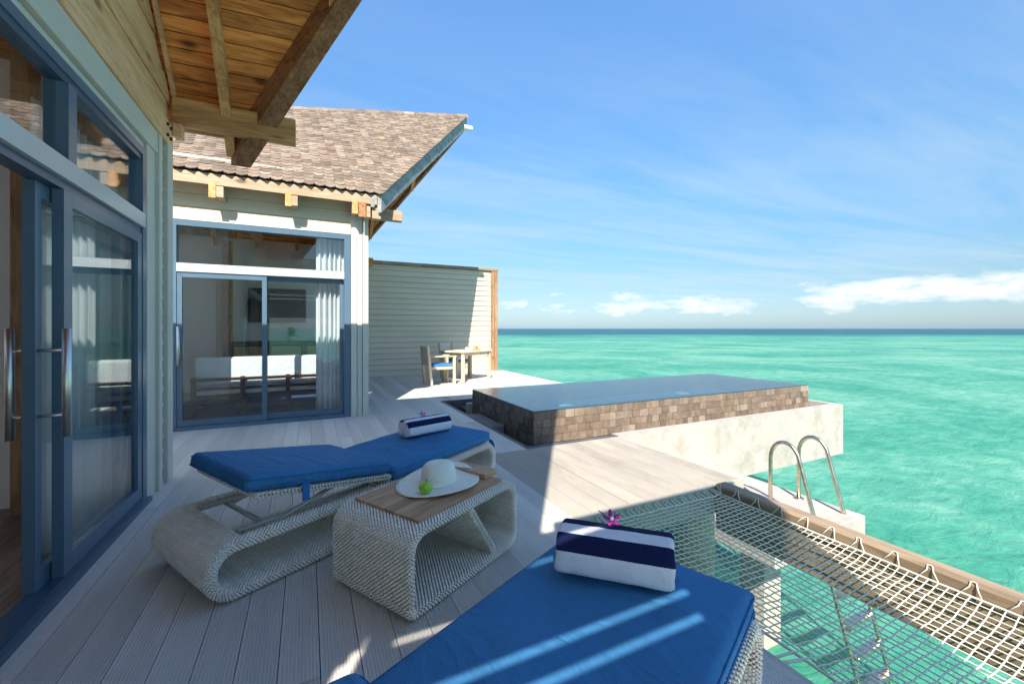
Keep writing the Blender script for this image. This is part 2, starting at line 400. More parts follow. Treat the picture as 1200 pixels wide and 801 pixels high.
def rbox_mesh(L, Wd, H, r, n=(40, 28, 4), puff=0., seed=0, wr=0.):
    """rounded cushion block, base centre at origin"""
    bm = bmesh.new()
    def axis(h, k):
        inner = np.linspace(-(h - r), h - r, k)
        edge = r * np.array([1, .72, .42, .18])
        return np.concatenate([-(h - r) - edge, inner, (h - r) + edge[::-1]])
    hx, hy, hz = L / 2, Wd / 2, H / 2
    ax, ay, azz = axis(hx, n[0]), axis(hy, n[1]), axis(hz, n[2])
    vd = {}
    def V(x, y, z):
        key = (round(x, 5), round(y, 5), round(z, 5))
        if key in vd: return vd[key]
        p = Vector((x, y, z)); q = Vector((max(-(hx - r), min(hx - r, x)), max(-(hy - r), min(hy - r, y)), max(-(hz - r), min(hz - r, z))))
        d = p - q
        if d.length > 1e-7: p = q + d.normalized() * r
        if puff or wr:
            e = (1 - (x / hx) ** 4) * (1 - (y / hy) ** 4)
            w = noise.noise(Vector((x * 3.1 + seed, y * 3.1, 0))) * .5 + noise.noise(Vector((x * 9 + seed, y * 5, 3))) * .35
            ed = max(abs(x / hx), abs(y / hy)) ** 6
            w2 = noise.noise(Vector((x * 34 + seed, y * 34, 7))) * ed
            if z > 0: p.z += puff * e + wr * (w + w2 * .6)
            p.x += wr * .5 * noise.noise(Vector((y * 7, z * 9, seed))); p.y += wr * .5 * noise.noise(Vector((x * 7, z * 9, seed + 5)))
        p.z += hz
        vd[key] = bm.verts.new(p); return vd[key]
    def grid(a, b, fn):
        for i in range(len(a) - 1):
            for j in range(len(b) - 1):
                vs = [fn(a[i], b[j]), fn(a[i + 1], b[j]), fn(a[i + 1], b[j + 1]), fn(a[i], b[j + 1])]
                if len(set(vs)) == 4:
                    try: bm.faces.new(vs)
                    except ValueError: pass
    grid(ax, ay, lambda a, b: V(a, b, hz)); grid(ax, ay, lambda a, b: V(a, b, -hz))
    grid(ax, azz, lambda a, b: V(a, -hy, b)); grid(ax, azz, lambda a, b: V(a, hy, b))
    grid(ay, azz, lambda a, b: V(-hx, a, b)); grid(ay, azz, lambda a, b: V(hx, a, b))
    bmesh.ops.recalc_face_normals(bm, faces=bm.faces)
    for f in bm.faces: f.smooth = True
    return bm
def from_bm(name, bm, mat, parent=None):
    me = bpy.data.meshes.new(name); bm.to_mesh(me); bm.free(); me.materials.append(MAT[mat])
    o = bpy.data.objects.new(name, me); col.objects.link(o)
    if parent is not None: o.parent = parent
    return o

# ================================================================== SETTING: sea
S = 40000
sea = MB(); sea.add([(-S, -S, 0), (S, -S, 0), (S, S, 0), (-S, S, 0)], [(0, 1, 2, 3)])
SEA_Z = -2.1
o = struct(sea.build('sea', 'sea')); o.location.z = SEA_Z
bed = MB(); bed.add([(-S, -S, 0), (S, -S, 0), (S, S, 0), (-S, S, 0)], [(0, 1, 2, 3)])
o = struct(bed.build('seabed', 'seabed')); o.location.z = SEA_Z - 1.3
# low islands on the horizon
def island(bearing_px, dist, length, h, label, sd):
    lat = (bearing_px - 600) / 495
    d = Vector((.4363 + .8998 * lat, .8998 - .4363 * lat, 0)) * dist
    mb = MB(); n = 60; rnd = random.Random(sd); along = Vector((.8998, -.4363, 0)); dep = Vector((.4363, .8998, 0))
    tops = [h * (.35 + .65 * rnd.random()) * min(1, 6 * min(i, n - i) / n + .05) for i in range(n + 1)]
    vs = []
    for i in range(n + 1):
        c = d + along * (length * (i / n - .5))
        vs += [c - dep * 90, c - dep * 40 + Vector((0, 0, tops[i])), c + dep * 40 + Vector((0, 0, tops[i] * .9)), c + dep * 90]
    fs = []
    for i in range(n):
        for k in range(3): fs.append((i * 4 + k, (i + 1) * 4 + k, (i + 1) * 4 + k + 1, i * 4 + k + 1))
    mb.add([(v[0], v[1], v[2]) for v in vs], fs)
    o = mb.build('island', 'island'); o.location.z = SEA_Z
    return tag(o, label, 'island', 'islands on the horizon')
island(860, 11000, 1500, 16, 'low faint wooded island on the horizon, under the pale end of the clouds', 1)
island(1000, 12000, 1600, 13, 'low faint wooded island on the horizon, in the middle of the three', 2)
island(1110, 12500, 1400, 13, 'low faint wooded island on the horizon, beneath the tallest white cloud', 3)

# ================================================================== SETTING: deck
mb = MB(); mb.box(-1.14, 1.64, -5.0, 2.45, -.30, -.05); mb.box(-1.14, 2.14, 2.451, 12.2, -.30, -.05); mb.box(-5.0, -1.141, 4.66, 6.7, -.30, -.05)
deck = struct(mb.build('deck', 'under'))
def deck_board(x0, x1, y0, y1, mat='deck'):
    L = y1 - y0 - .003; w = x1 - x0 - .002; n = 11; g = w / n; prof = [(0, -.045), (w, -.045)]
    for k in range(n - 1, -1, -1):
        a = k * g
        prof += [(a + g * .86, 0), (a + g * .30, 0), (a + g * .22, -.0028), (a + g * .04, -.0028)] if k else [(a + g * .86, 0), (0, 0)]
    m = len(prof); vs = [(x, 0, z) for x, z in prof] + [(x, L, z) for x, z in prof]
    mb = MB(); mb.add(vs, [tuple(range(m)), tuple(reversed(range(m, 2 * m)))] + [(i, m + i, m + (i + 1) % m, (i + 1) % m) for i in range(m)])
    o = mb.build('deck_board', mat, deck); o.location = (x0 + .001, y0, 0); return o
BWD = .1455
def fill_boards(x0, x1, y0, y1, sd, mat='deck'):
    rnd = random.Random(sd); n = round((x1 - x0) / BWD); w = (x1 - x0) / n
    for i in range(n):
        y = y0; first = True
        while y < y1 - .01:
            st = rnd.uniform(1.4, 3.6) if first else 3.6
            e = min(y1, y + st)
            if y1 - e < .5: e = y1
            deck_board(x0 + i * w, x0 + (i + 1) * w, y, e, mat); y = e; first = False
fill_boards(-1.12, 1.65, -5.0, 12.05, 1)  # near end run on out of view so sunlit boards bounce light
fill_boards(1.65, 2.14, 4.04, 12.05, 2)
fill_boards(1.65, 2.155, 2.46, 4.038, 6, 'deck_sun_toned')
fill_boards(-2.575, -1.12, 4.64, 6.66, 5)
struct(MB().box(2.18, 3.36, 2.50, 4.03, -.26, -.05).build('deck_base', 'under'))
fill_boards(2.16, 3.37, 2.46, 4.04, 3, 'deck_sun_toned')
struct(MB().box(2.18, 5.5, 7.44, 12.18, -.26, -.05).build('deck_base', 'under'))
fill_boards(2.14, 5.5, 7.42, 12.05, 4)
BX('edge_trim', 'deck_trim', deck, 1.653, 1.68, -5.0, 2.45, -.30, -.004)
BX('edge_trim', 'deck_trim', deck, 1.683, 3.40, 2.415, 2.455, -.22, -.004)
BX('edge_trim', 'deck_trim', deck, 3.375, 3.41, 2.46, 4.04, -.22, -.003)
BX('edge_trim', 'deck_trim', deck, 5.503, 5.54, 7.42, 12.2, -.22, -.003)

# ================================================================== roof helpers
X_IN = -5.0
class Roof:
    def __init__(s, yc, xe, xr, zr, parent):
        s.yc, s.xe, s.xr, s.zr, s.half, s.ze = yc, xe, xr, zr, 2.94, 3.28
        s.slope = .177; s.parent = parent
    def P(s, side, a, b, off=0.):
        E = Vector((X_IN + (s.xe - X_IN) * a, s.yc + side * s.half, s.ze))
        Rg = Vector((X_IN + (s.xr - X_IN) * a, s.yc, s.zr - s.slope * (s.xr - X_IN) * (1 - a)))
        p = E.lerp(Rg, b)
        if off: p = p + s.N(side, a, b) * off
        return p
    def N(s, side, a, b):
        e = 1e-3
        da = s.P(side, min(1, a + e), b) - s.P(side, max(0, a - e), b)
        db = s.P(side, a, min(1, b + e)) - s.P(side, a, max(0, b - e))
        n = da.cross(db).normalized()
        return n if n.z > 0 else -n
    def a_of_x(s, x, b):
        x1 = s.xe + (s.xr - s.xe) * b
        return (x - X_IN) / (x1 - X_IN)
    def strip(s, side, b0, b1, x0, top, bot, a1=1.0):
        mb = MB(); n = 24; rows = []
        for i in range(n + 1):
            q = []
            for b in (b0, b1):
                a = s.a_of_x(x0, b) + (a1 - s.a_of_x(x0, b)) * i / n
                q.append(s.P(side, a, b, top)); q.append(s.P(side, a, b, bot))
            rows.append(q)       # b0top b0bot b1top b1bot
        vs = [v for q in rows for v in q]; org = vs[0].copy()
        vs = [v - org for v in vs]; fs = []
        for i in range(n):
            k, l = i * 4, i * 4 + 4
            fs += [(k, l, l + 2, k + 2), (k + 1, k + 3, l + 3, l + 1), (k, k + 1, l + 1, l), (k + 2, l + 2, l + 3, k + 3)]
        fs += [(0, 2, 3, 1), (n * 4, n * 4 + 1, n * 4 + 3, n * 4 + 2)]
        mb.add(vs, fs); return mb, org
    def soffit(s, side, x0, width=.125):
        n = int(4.28 / width)
        for i in range(n):
            b0, b1 = i / n + .0009, (i + 1) / n - .0009
            mb, org = s.strip(side, b0, b1, x0, -.085, -.105, .985)
            o = mb.build('soffit_board', 'soffit', s.parent); o.location = org
        mb, org = s.strip(side, 0, 1, X_IN, -.035, -.08, .99)
        o = mb.build('roof_deck', 'roof_deck', s.parent); o.location = org
    def rafter(s, side, x, w=.075, d=.13, mat='beam_y', b_end=1.0):
        pts = []
        bmin = max(0.0, (x - s.xe) / (s.xr - s.xe) + .02) if x > s.xe else 0.0
        if bmin > .9: return
        mb = MB(); q = []
        for b in (bmin, b_end):
            for (xx, dd) in ((x - w / 2, -.11 - d), (x + w / 2, -.11 - d), (x - w / 2, -.108), (x + w / 2, -.108)):
                a = min(1, s.a_of_x(xx, b)); p = s.P(side, a, b); p.z += dd * 1.35; q.append(p)
        org = q[0].copy(); q = [v - org for v in q]
        mb.hexa([q[0], q[1], q[5], q[4], q[2], q[3], q[7], q[6]])
        o = mb.build('rafter', mat, s.parent); o.location = org
    def barge(s, side, w, d, mat, top=.02, name='bargeboard', inset=0., b0=0., b1=1.):
        mb = MB(); q = []
        for b in (b0, b1):
            e = s.P(side, 1, b); e.x -= inset
            for (dx, dz) in ((-w, -d), (0, -d), (-w, top), (0, top)):
                q.append(e + Vector((dx, 0, dz)))
        org = q[0].copy(); q = [v - org for v in q]
        mb.hexa([q[0], q[1], q[5], q[4], q[2], q[3], q[7], q[6]])
        o = mb.build(name, mat, s.parent); o.location = org; return o
    def fascia(s, side, x0, mat='pine_x', h=.13):
        y = s.yc + side * s.half
        return BX('fascia_board', mat, s.parent, x0, s.xe - .062, min(y - side * .005, y - side * .04), max(y - side * .005, y - side * .04), s.ze - .03 - h, s.ze - .02)
    def shingles(s, side, x0, singles, w=.128, ex=.108, fade=None):
        L = 4.28; rows = int(L / ex); pts = []
        for r in range(rows):
            b = r * ex / L
            x1 = s.xe + (s.xr - s.xe) * b
            x = x1 - .05 - (w / 2 if r % 2 else 0)
            if r % 2: pts.append((r, b, x1 - .052))
            while x > x0:
                pts.append((r, b, x)); x -= w + .004
        ln = ex * 1.75; hw = w / 2; t = .011
        shape = [(-hw, ln), (-hw, ln * .26), (-hw * .52, 0), (hw * .52, 0), (hw, ln * .26), (hw, ln)]
        proto = bpy.data.meshes.new('shingle'); k = len(shape)
        vs = [(x, y, 0) for x, y in shape] + [(x, y, t) for x, y in shape]
        fs = [tuple(reversed(range(k))), tuple(range(k, 2 * k))] + [(i, (i + 1) % k, k + (i + 1) % k, k + i) for i in range(k)]
        proto.from_pydata(vs, [], fs); proto.materials.append(MAT['shingle']); proto.update()
        field = MB()
        for idx, (r, b, x) in enumerate(pts):
            a = s.a_of_x(x, b); n = s.N(side, a, b)
            up = s.P(side, a, min(1, b + .01)) - s.P(side, a, b); up = (up - n * up.dot(n)).normalized()
            rt = up.cross(n)
            tilt = .062 + random.uniform(-.012, .016); ro = random.uniform(-.03, .03)
            y_ = (up * math.cos(tilt) - n * math.sin(tilt)); z_ = (n * math.cos(tilt) + up * math.sin(tilt))
            x_ = (rt * math.cos(ro) + y_ * math.sin(ro)); y_ = z_.cross(x_)
            p = s.P(side, a, b) + n * (.016 + random.uniform(0, .004)) - up * .03
            m = Matrix((x_, y_, z_)).transposed().to_4x4(); m.translation = p
            if idx < singles:
                o = bpy.data.objects.new('shingle', proto); col.objects.link(o); o.parent = s.parent; o.matrix_local = m
            else:
                field.add([m @ Vector(v) for v in vs], fs)
        if field.v: field.build('shingle_field', 'shingle', s.parent, kind='stuff')

def wall_with_hole(name, mat, parent, axis, c0, c1, u0, u1, z0, z1, hole=None):
    """plain wall slab with a rectangular opening; axis is the wall's normal"""
    mb = MB()
    def b(a0, a1, b0, b1):
        if a1 - a0 < 1e-4 or b1 - b0 < 1e-4: return
        if axis == 'Y': mb.box(a0, a1, c0, c1, b0, b1)
        else: mb.box(c0, c1, a0, a1, b0, b1)
    if hole:
        h0, h1, k0, k1 = hole
        b(u0, h0, z0, z1); b(h1, u1, z0, z1); b(h0, h1, k1, z1); b(h0, h1, z0, k0)
    else: b(u0, u1, z0, z1)
    return mb.build(name, mat, parent)

# ================================================================== FAR VILLA (across the deck)
v2 = tag(empty('villa', (0, 0, 0)), 'pale clapboard villa with shingled prow roof beside the privacy wall', 'villa')
r2 = Roof(9.39, .985, 3.37, 6.27, v2)
FY = 6.71; XR = .83
wall_with_hole('wall', 'white_wall', v2, 'Y', FY + .03, FY + .16, X_IN, XR - .04, 0, 3.40, (-1.56, .56, 0, 2.69))
wall_with_hole('wall', 'white_wall', v2, 'X', XR - .16, XR - .035, FY + .165, 12.05, 0, 3.50, (7.6, 11.2, 0.02, 2.69))
BX('wall', 'white_wall', v2, X_IN, XR - .17, 11.93, 12.05, 0, 3.45)
BX('wall', 'white_wall', v2, X_IN, X_IN + .12, FY + .165, 11.92, 0, 3.4)
gp = [(6.9, 3.52), (11.9, 3.52), (9.39, 5.35)]
MB().prism(gp, .08, 'x', XR - .13).build('gable_wall', 'soffit', v2)
# clapboards above and beside the glazing
z = 2.705; i = 0
while z < 3.40:
    h = .165
    q = MB(); L_ = XR - .27 - (-1.9) + .0
    q.hexa([(0, -.020, 0), (2.48, -.020, 0), (2.48, .03, 0), (0, .03, 0), (0, -.006, h), (2.48, -.006, h), (2.48, .03, h), (0, .03, h)])
    o = q.build('clapboard', 'siding', v2); o.location = (-1.9, FY, z); z += h + .004
z = .0
while z < 2.69:
    h = .165
    q = MB(); q.hexa([(0, -.020, 0), (.33, -.020, 0), (.33, .03, 0), (0, .03, 0), (0, -.006, h), (.33, -.006, h), (.33, .03, h), (0, .03, h)])
    o = q.build('clapboard', 'siding', v2); o.location = (-1.9, FY, z); z += h + .004
BX('trim_board', 'trim', v2, .585, .665, FY - .045, FY + .03, 0, 2.70, .004)
BX('trim_board', 'trim', v2, .672, .742, FY - .03, FY + .03, 0, 3.28, .004)
BX('corner_board', 'trim', v2, .748, XR, FY - .05, FY + .16, 0, 3.30, .004)
BX('trim_board', 'trim', v2, -1.56, .58, FY - .035, FY + .03, 2.692, 2.76, .004)
# side wall clapboards facing the dining corner
for k in range(18):
    BX('clapboard', 'siding', v2, XR - .03, XR - .004, FY + .17, 7.58, k * .185 + .01, k * .185 + .19)
    BX('clapboard', 'siding', v2, XR - .03, XR - .004, 11.22, 12.0, k * .185 + .01, k * .185 + .19)
side_glazing = BX('side_window', 'frame', v2, XR - .11, XR - .05, 7.6, 11.2, 2.60, 2.69)
for yy in (7.6, 8.78, 9.96, 11.14): BX('mullion', 'frame', v2, XR - .11, XR - .05, yy, yy + .06, .02, 2.598)
for yy in (7.662, 8.842, 10.022): BX('window_pane', 'glass', v2, XR - .085, XR - .077, yy, yy + 1.116, .03, 2.598)
# glazed sliding front
FX0, FX1 = -1.555, .578
gl2 = BX('door_frame', 'frame', v2, FX0, FX0 + .06, FY - .03, FY + .08, 0, 2.69)
BX('door_frame', 'frame', v2, FX1 - .085, FX1, FY - .03, FY + .08, 0, 2.69)
BX('door_frame', 'frame', v2, FX0 + .061, FX1 - .086, FY - .03, FY + .08, 2.62, 2.69)
BX('transom_rail', 'frame_pale', v2, FX0 + .061, FX1 - .086, FY - .035, FY + .08, 2.03, 2.14)
BX('sill', 'frame', v2, FX0 + .061, FX1 - .086, FY - .06, FY + .085, .0, .045)
BX('window_pane', 'glass', v2, FX0 + .062, FX1 - .087, FY + .02, FY + .028, 2.142, 2.618)
XM = -.53
def leaf2(x0, x1, y):
    lf = BX('door_leaf', 'frame', v2, x0, x0 + .055, y, y + .045, .05, 2.028)
    BX('stile', 'frame', lf, x1 - x0 - .055, x1 - x0, 0, .045, 0, 1.978)
    BX('rail', 'frame', lf, .056, x1 - x0 - .056, 0, .045, 0, .07)
    BX('rail', 'frame', lf, .056, x1 - x0 - .056, 0, .045, 1.91, 1.978)
    BX('pane', 'glass', lf, .057, x1 - x0 - .057, .018, .026, .071, 1.909)
    return lf
la = leaf2(FX0 + .062, XM + .03, FY - .02); leaf2(XM - .02, FX1 - .09, FY + .032)
def bar_handle(parent, x, y, z0, z1, out, axis):
    """long steel pull with two stand-offs; axis is the direction it stands off"""
    d = Vector((out, 0, 0)) if axis == 'X' else Vector((0, out, 0))
    p = Vector((x, y, 0)) + d
    hd = MB().tube([(p.x, p.y, z0), (p.x, p.y, z1)], .0165, 14).build('handle', 'steel', parent, True)
    for zz in (z0 + (z1 - z0) * .2, z0 + (z1 - z0) * .8):
        MB().tube([(x, y, zz), (p.x, p.y, zz)], .0085, 10).build('standoff', 'steel', hd, True)
    return hd
bar_handle(la, .03, 0, .78, 1.28, -.07, 'Y'); bar_handle(la, .03, .045, .78, 1.28, .06, 'Y')
# roof
for sd in (-1, 1): r2.soffit(sd, X_IN if sd < 0 else -1.5)
for sd in (-1, 1):
    for k in range(7): r2.rafter(sd, .62 - .85 * k)
    r2.rafter(sd, 1.5); r2.rafter(sd, 2.35)
    r2.fascia(sd, X_IN)
r2.barge(-1, .055, .27, 'barge', .012); r2.barge(-1, .05, .20, 'barge', -.05, 'inner_bargeboard', .10)
r2.barge(1, .055, .27, 'beam_dark'); r2.barge(1, .10, .34, 'beam_dark', -.15, 'barge_rafter', .20)
r2.barge(-1, .10, .36, 'beam_dark', -.15, 'barge_rafter', .22)
for xx in (-1.0, -.155, .62):
    y = r2.yc - r2.half
    BX('rafter_tail', 'pine_x', v2, xx - .04, xx + .04, y + .005, FY - .024, 2.97, 3.11, .003)
BX('rafter_tail', 'pine_x', v2, .755, .835, 6.47, 6.66, 2.93, 3.09, .003)
BX('rafter_tail', 'pine_x', v2, .86, .985, 6.49, 6.62, 2.92, 3.09, .003)
BX('purlin', 'pine_x', v2, XR + .01, 1.36, 6.78, 6.90, 3.00, 3.16, .004)
BX('ridge_beam', 'beam_x', v2, -1.0, 1.6, 9.32, 9.46, 5.15, 5.42)
MB().tube([r2.P(-1, 1, .995) + Vector((-.10, -.10, -.30)), r2.P(-1, 1, .995) + Vector((.10, -.10, -.30))], .06, 12).build('ridge_cap_end', 'china', v2)
BX('purlin', 'beam_x', v2, XR + .01, 1.6, 11.85, 12.0, 3.00, 3.2, .004)
r2.shingles(-1, -2.6, 300)
mb = MB(); a0 = r2.a_of_x(-2.6, 1)
p0, p1 = r2.P(-1, a0, 1), r2.P(-1, 1, 1)
n_cap = 24
for k in range(n_cap):
    a = p0.lerp(p1, k / n_cap); b = p0.lerp(p1, (k + 1.06) / n_cap); up = .035 + (k % 2) * .006
    o = MB().hexa([(0, -.11, -.09), b - a + Vector((0, -.11, -.09)), b - a + Vector((0, 0, 0)), (0, 0, 0),
                   (0, -.11, -.065), b - a + Vector((0, -.11, -.065)), b - a + Vector((0, 0, up)), (0, 0, up)]).build('ridge_shingle', 'shingle', v2)
    o.location = a + Vector((0, 0, .02))
mb, org = r2.strip(1, 0, 1, X_IN, .04, -.01, .995); o = mb.build('rear_roof_skin', 'shingle', v2); o.location = org

# interior of the far villa
BX('inner_floor', 'inner_floor', v2, X_IN + .13, XR - .17, FY + .09, 11.92, -.03, .015)
BX('partition', 'white_wall', v2, X_IN + .13, XR - .175, 10.5, 10.6, .016, 2.85)
BX('pillar', 'beam_z', v2, -1.56, -1.40, 10.32, 10.48, .016, 3.1)
dr = BX('inner_door', 'white_wall', v2, -2.35, -1.68, 10.44, 10.495, .02, 2.2)
for k in range(9): BX('louver', 'black', dr, .03, .10, -.01, .0, 1.2 + k * .06, 1.22 + k * .06)
BX('tie_beam', 'beam_y', v2, -1.0, -.86, FY + .17, 10.49, 3.15, 3.38)
BX('tie_beam', 'beam_x', v2, X_IN + .2, XR - .18, 8.3, 8.42, 3.39, 3.6)
# things inside
rug = tag(BX('rug', 'rug', None, -1.9, .45, 6.95, 9.2, .016, .03), 'dark blue rug on the floor behind the glazed front under the daybed', 'rug')
sofa = tag(empty('daybed', (-1.5, 7.45, .031)), 'dark slatted wooden daybed with grey cushions behind the sliding glass', 'daybed')
SW = 1.82
for xx in (0, .6, 1.2, 1.76):
    BX('post', 'dark_wood', sofa, xx, xx + .055, 0, .05, 0, .56); BX('leg', 'dark_wood', sofa, xx, xx + .055, .75, .80, 0, .3)
for k in range(4): BX('slat', 'dark_wood', sofa, .0, SW, -.018, -.001, .10 + k * .135, .145 + k * .135)
BX('seat_base', 'dark_wood', sofa, 0, SW, .052, .74, .22, .28)
for k in range(2):
    from_bm('seat_cushion', rbox_mesh(.90, .66, .14, .04, (10, 8, 2)), 'towel_white', sofa).location = (.455 + k * .91, .42, .281)
    c = from_bm('back_cushion', rbox_mesh(.89, .16, .42, .05, (10, 4, 6), 0), 'towel_white', sofa); c.location = (.455 + k * .91, .14, .425)
tv = tag(empty('television', (-.57, 10.46, 1.80)), 'flat black television on the white wall above the desk', 'television')
BX('casing', 'black', tv, -.55, .55, -.045, .035, -.36, .36, .005)
BX('screen_panel', 'screen', tv, -.535, .535, -.049, -.0455, -.345, .345)
desk = tag(empty('desk', (-1.35, 9.75, .016)), 'dark wooden desk with rattan panels below the television', 'desk')
BX('desk_top', 'dark_wood', desk, 0, 1.95, -.05, .5, .98, 1.03)
for xx in (.0, .62, 1.28, 1.89): BX('leg', 'dark_wood', desk, xx, xx + .06, 0, .06, 0, .979)
for xx in (.07, .70, 1.35): BX('rattan_panel', 'rattan', desk, xx, xx + .53, .02, .04, .45, .93)
BX('apron', 'dark_wood', desk, .061, 1.889, .07, .10, .40, .97)
pot = tag(empty('potted_plant', (-.30, 9.9, 1.046)), 'small leafy plant in a white bowl on the dark desk', 'plant')
MB().lathe([(0, 0), (.07, 0), (.12, .09), (.11, .09), (.0, .07)], 20).build('bowl', 'china', pot, True)
mb = MB()
for k in range(130):
    a, e, l = random.uniform(0, 6.28), random.uniform(.1, 1.5), random.uniform(.08, .2)
    d = Vector((math.cos(a) * math.cos(e), math.sin(a) * math.cos(e), math.sin(e))); p = Vector((0, 0, .07)) + d * l
    w = d.cross(Vector((0, 0, 1))).normalized() * .022; u_ = (d + Vector((0, 0, -.4))).normalized() * .05
    mb.add([p - u_, p + w, p + u_, p - w], [(0, 1, 2, 3)])
mb.build('foliage', 'leaf', pot)
def curtain(name, x0, y0, x1, y1, z0, z1, waves, amp, label):
    n = waves * 10; vs = []; fs = []; a, b = Vector((x0, y0, 0)), Vector((x1, y1, 0)); d = (b - a).normalized(); w = Vector((-d.y, d.x, 0)); nz = 8
    for i in range(n + 1):
        t = i / n
        for k in range(nz + 1):
            z = z0 + (z1 - z0) * k / nz; g = amp * (1.15 - .3 * k / nz)
            p = a.lerp(b, t) + w * (g * math.sin(t * waves * 6.283 + .5 * math.sin(t * 9 + k * .25)) + .012 * math.sin(t * 31 + k * .5))
            vs.append((p.x, p.y, z))
    for i in range(n):
        for k in range(nz): q = i * (nz + 1) + k; fs.append((q, q + nz + 1, q + nz + 2, q + 1))
    mb = MB(); mb.add(vs, fs); o = mb.build(name, 'curtain', None, True)
    sol = o.modifiers.new('thickness', 'SOLIDIFY'); sol.thickness = .002
    return tag(o, label, 'curtain')
curtain('curtain', .12, 6.90, .53, 6.90, .04, 2.95, 6, .035, 'white gathered curtain behind the sliding glass by the clapboard corner')

# ================================================================== NEAR VILLA (glass doors beside the loungers)
v1 = tag(empty('villa', (0, 0, 0)), 'villa with timber gable cladding and tall blue framed glass doors beside the loungers', 'villa')
r1 = Roof(1.92, -.45, 1.95, 6.35, v1)
WX = -1.12; YE = 4.62
BX('wall', 'white_wall', v1, X_IN, WX - .12, YE - .16, YE - .03, 0, 3.30)
BX('wall', 'white_wall', v1, X_IN, X_IN + .12, -.80, YE - .17, 0, 3.30)
BX('wall', 'white_wall', v1, X_IN + .13, WX - .12, -.78, -.65, 0, 3.30)
BX('wall', 'siding', v1, WX - .11, WX - .03, 4.07, YE - .03, 0, 3.3)
MB().prism([(-.75, 2.90), (YE - .02, 2.90), (YE - .02, 3.25), (1.92, 5.5), (-.75, 3.25)], .07, 'x', WX - .10).build('gable_wall', 'pine', v1)
# pilaster boards and lap siding at the corner
BX('pilaster', 'trim', v1, WX - .03, WX + .03, 4.085, 4.28, 0, 2.87, .004)
BX('pilaster', 'trim', v1, WX - .02, WX + .055, 4.285, 4.36, 0, 2.87, .004)
z = .0
while z < 2.86:
    h = min(.125, 2.86 - z)
    q = MB().hexa([(0, 0, 0), (.055, 0, 0), (.055, .12, 0), (0, .12, 0), (0, 0, h), (.030, 0, h), (.030, .12, h), (0, .12, h)])
    o = q.build('clapboard', 'siding', v1); o.location = (WX - .02, 4.365, z); z += .129
BX('corner_board', 'trim', v1, WX - .03, WX + .06, 4.49, YE + .02, 0, 2.88, .004)
BX('lintel_board', 'trim', v1, WX - .05, WX + .045, -.7, 4.28, 2.70, 2.868, .004)
BX('lintel_board', 'trim', v1, WX - .05, WX + .012, -.7, 4.08, 2.645, 2.698, .003)
# timber gable cladding, plank by plank up to the roof slope
z = 2.872; k = 0
while z < 5.4:
    h = .205 if k < 1 else .185
    def ylim(zz): return max(0, 2.94 - (zz - 3.10) / .86)
    a, b = min(YE + .02 - r1.yc, ylim(z)), min(YE + .02 - r1.yc, ylim(z + h))
    pr = .075 - .012 * (k % 2) if k else .09
    mb = MB(); y0 = r1.yc
    g = .006
    mb.hexa([(0, y0 - a, 0), (pr, y0 - a, 0), (pr, y0 + a, 0), (0, y0 + a, 0), (0, y0 - b, h - g), (pr, y0 - b, h - g), (pr, y0 + b, h - g), (0, y0 + b, h - g)])
    o = mb.build('cladding_plank', 'pine', v1, bevel=.004); o.location = (WX - .03, 0, z); z += h; k += 1
for yy, zz in ((4.46, 2.93), (4.46, 3.02), (4.55, 2.93), (4.55, 3.02)):
    MB().tube([(WX + .055, yy, zz), (WX + .075, yy, zz)], .014, 10).build('bolt', 'black', v1)
# trim strip along the slope where cladding meets the ceiling boards
q = []
for b in (.055, .97):
    a = r1.a_of_x(WX + .06, b); p = r1.P(1, a, b); q.append(p)
org = q[0].copy(); d = q[1] - q[0]
o = MB().hexa([(0, 0, -.20), (.03, 0, -.20), d + Vector((.03, 0, -.20)), d + Vector((0, 0, -.20)), (0, 0, -.13), (.03, 0, -.13), d + Vector((.03, 0, -.13)), d + Vector((0, 0, -.13))]).build('slope_trim', 'pine', v1)
o.location = org
# glazed front: outer frame, transom, doors
GY0, GY1 = -.6, 4.075
BX('door_frame', 'frame', v1, WX - .07, WX + .03, GY1 - .08, GY1, 0, 2.64)
BX('door_frame', 'frame', v1, WX - .07, WX + .03, GY0, GY0 + .08, 0, 2.64)
BX('door_frame', 'frame', v1, WX - .07, WX + .03, GY0 + .081, GY1 - .081, 2.585, 2.64)
BX('door_frame', 'frame_dark', v1, WX - .055, WX + .02, GY0 + .081, GY1 - .081, 2.545, 2.584)
BX('transom_rail', 'frame_pale', v1, WX - .07, WX + .045, GY0 + .081, GY1 - .081, 2.045, 2.145)
BX('transom_rail', 'frame_dark', v1, WX - .06, WX + .02, GY0 + .081, GY1 - .081, 2.0, 2.043)
BX('sill', 'frame', v1, WX - .075, WX + .06, GY0, GY1 + .02, 0.0, .03)
BX('sill_track', 'frame_dark', v1, WX - .06, WX + .03, GY0 + .081, GY1 - .081, .031, .06)
for yy in (2.90, 1.60, .45):
    BX('mullion', 'frame', v1, WX - .06, WX + .035, yy, yy + .085, 2.147, 2.544)
ys = [GY0 + .082, .45, .536, 1.60, 1.686, 2.90, 2.986, GY1 - .082]
for a, b in zip(ys[::2], ys[1::2]): BX('window_pane', 'glass', v1, WX - .02, WX - .012, a + .001, b - .001, 2.147, 2.543)
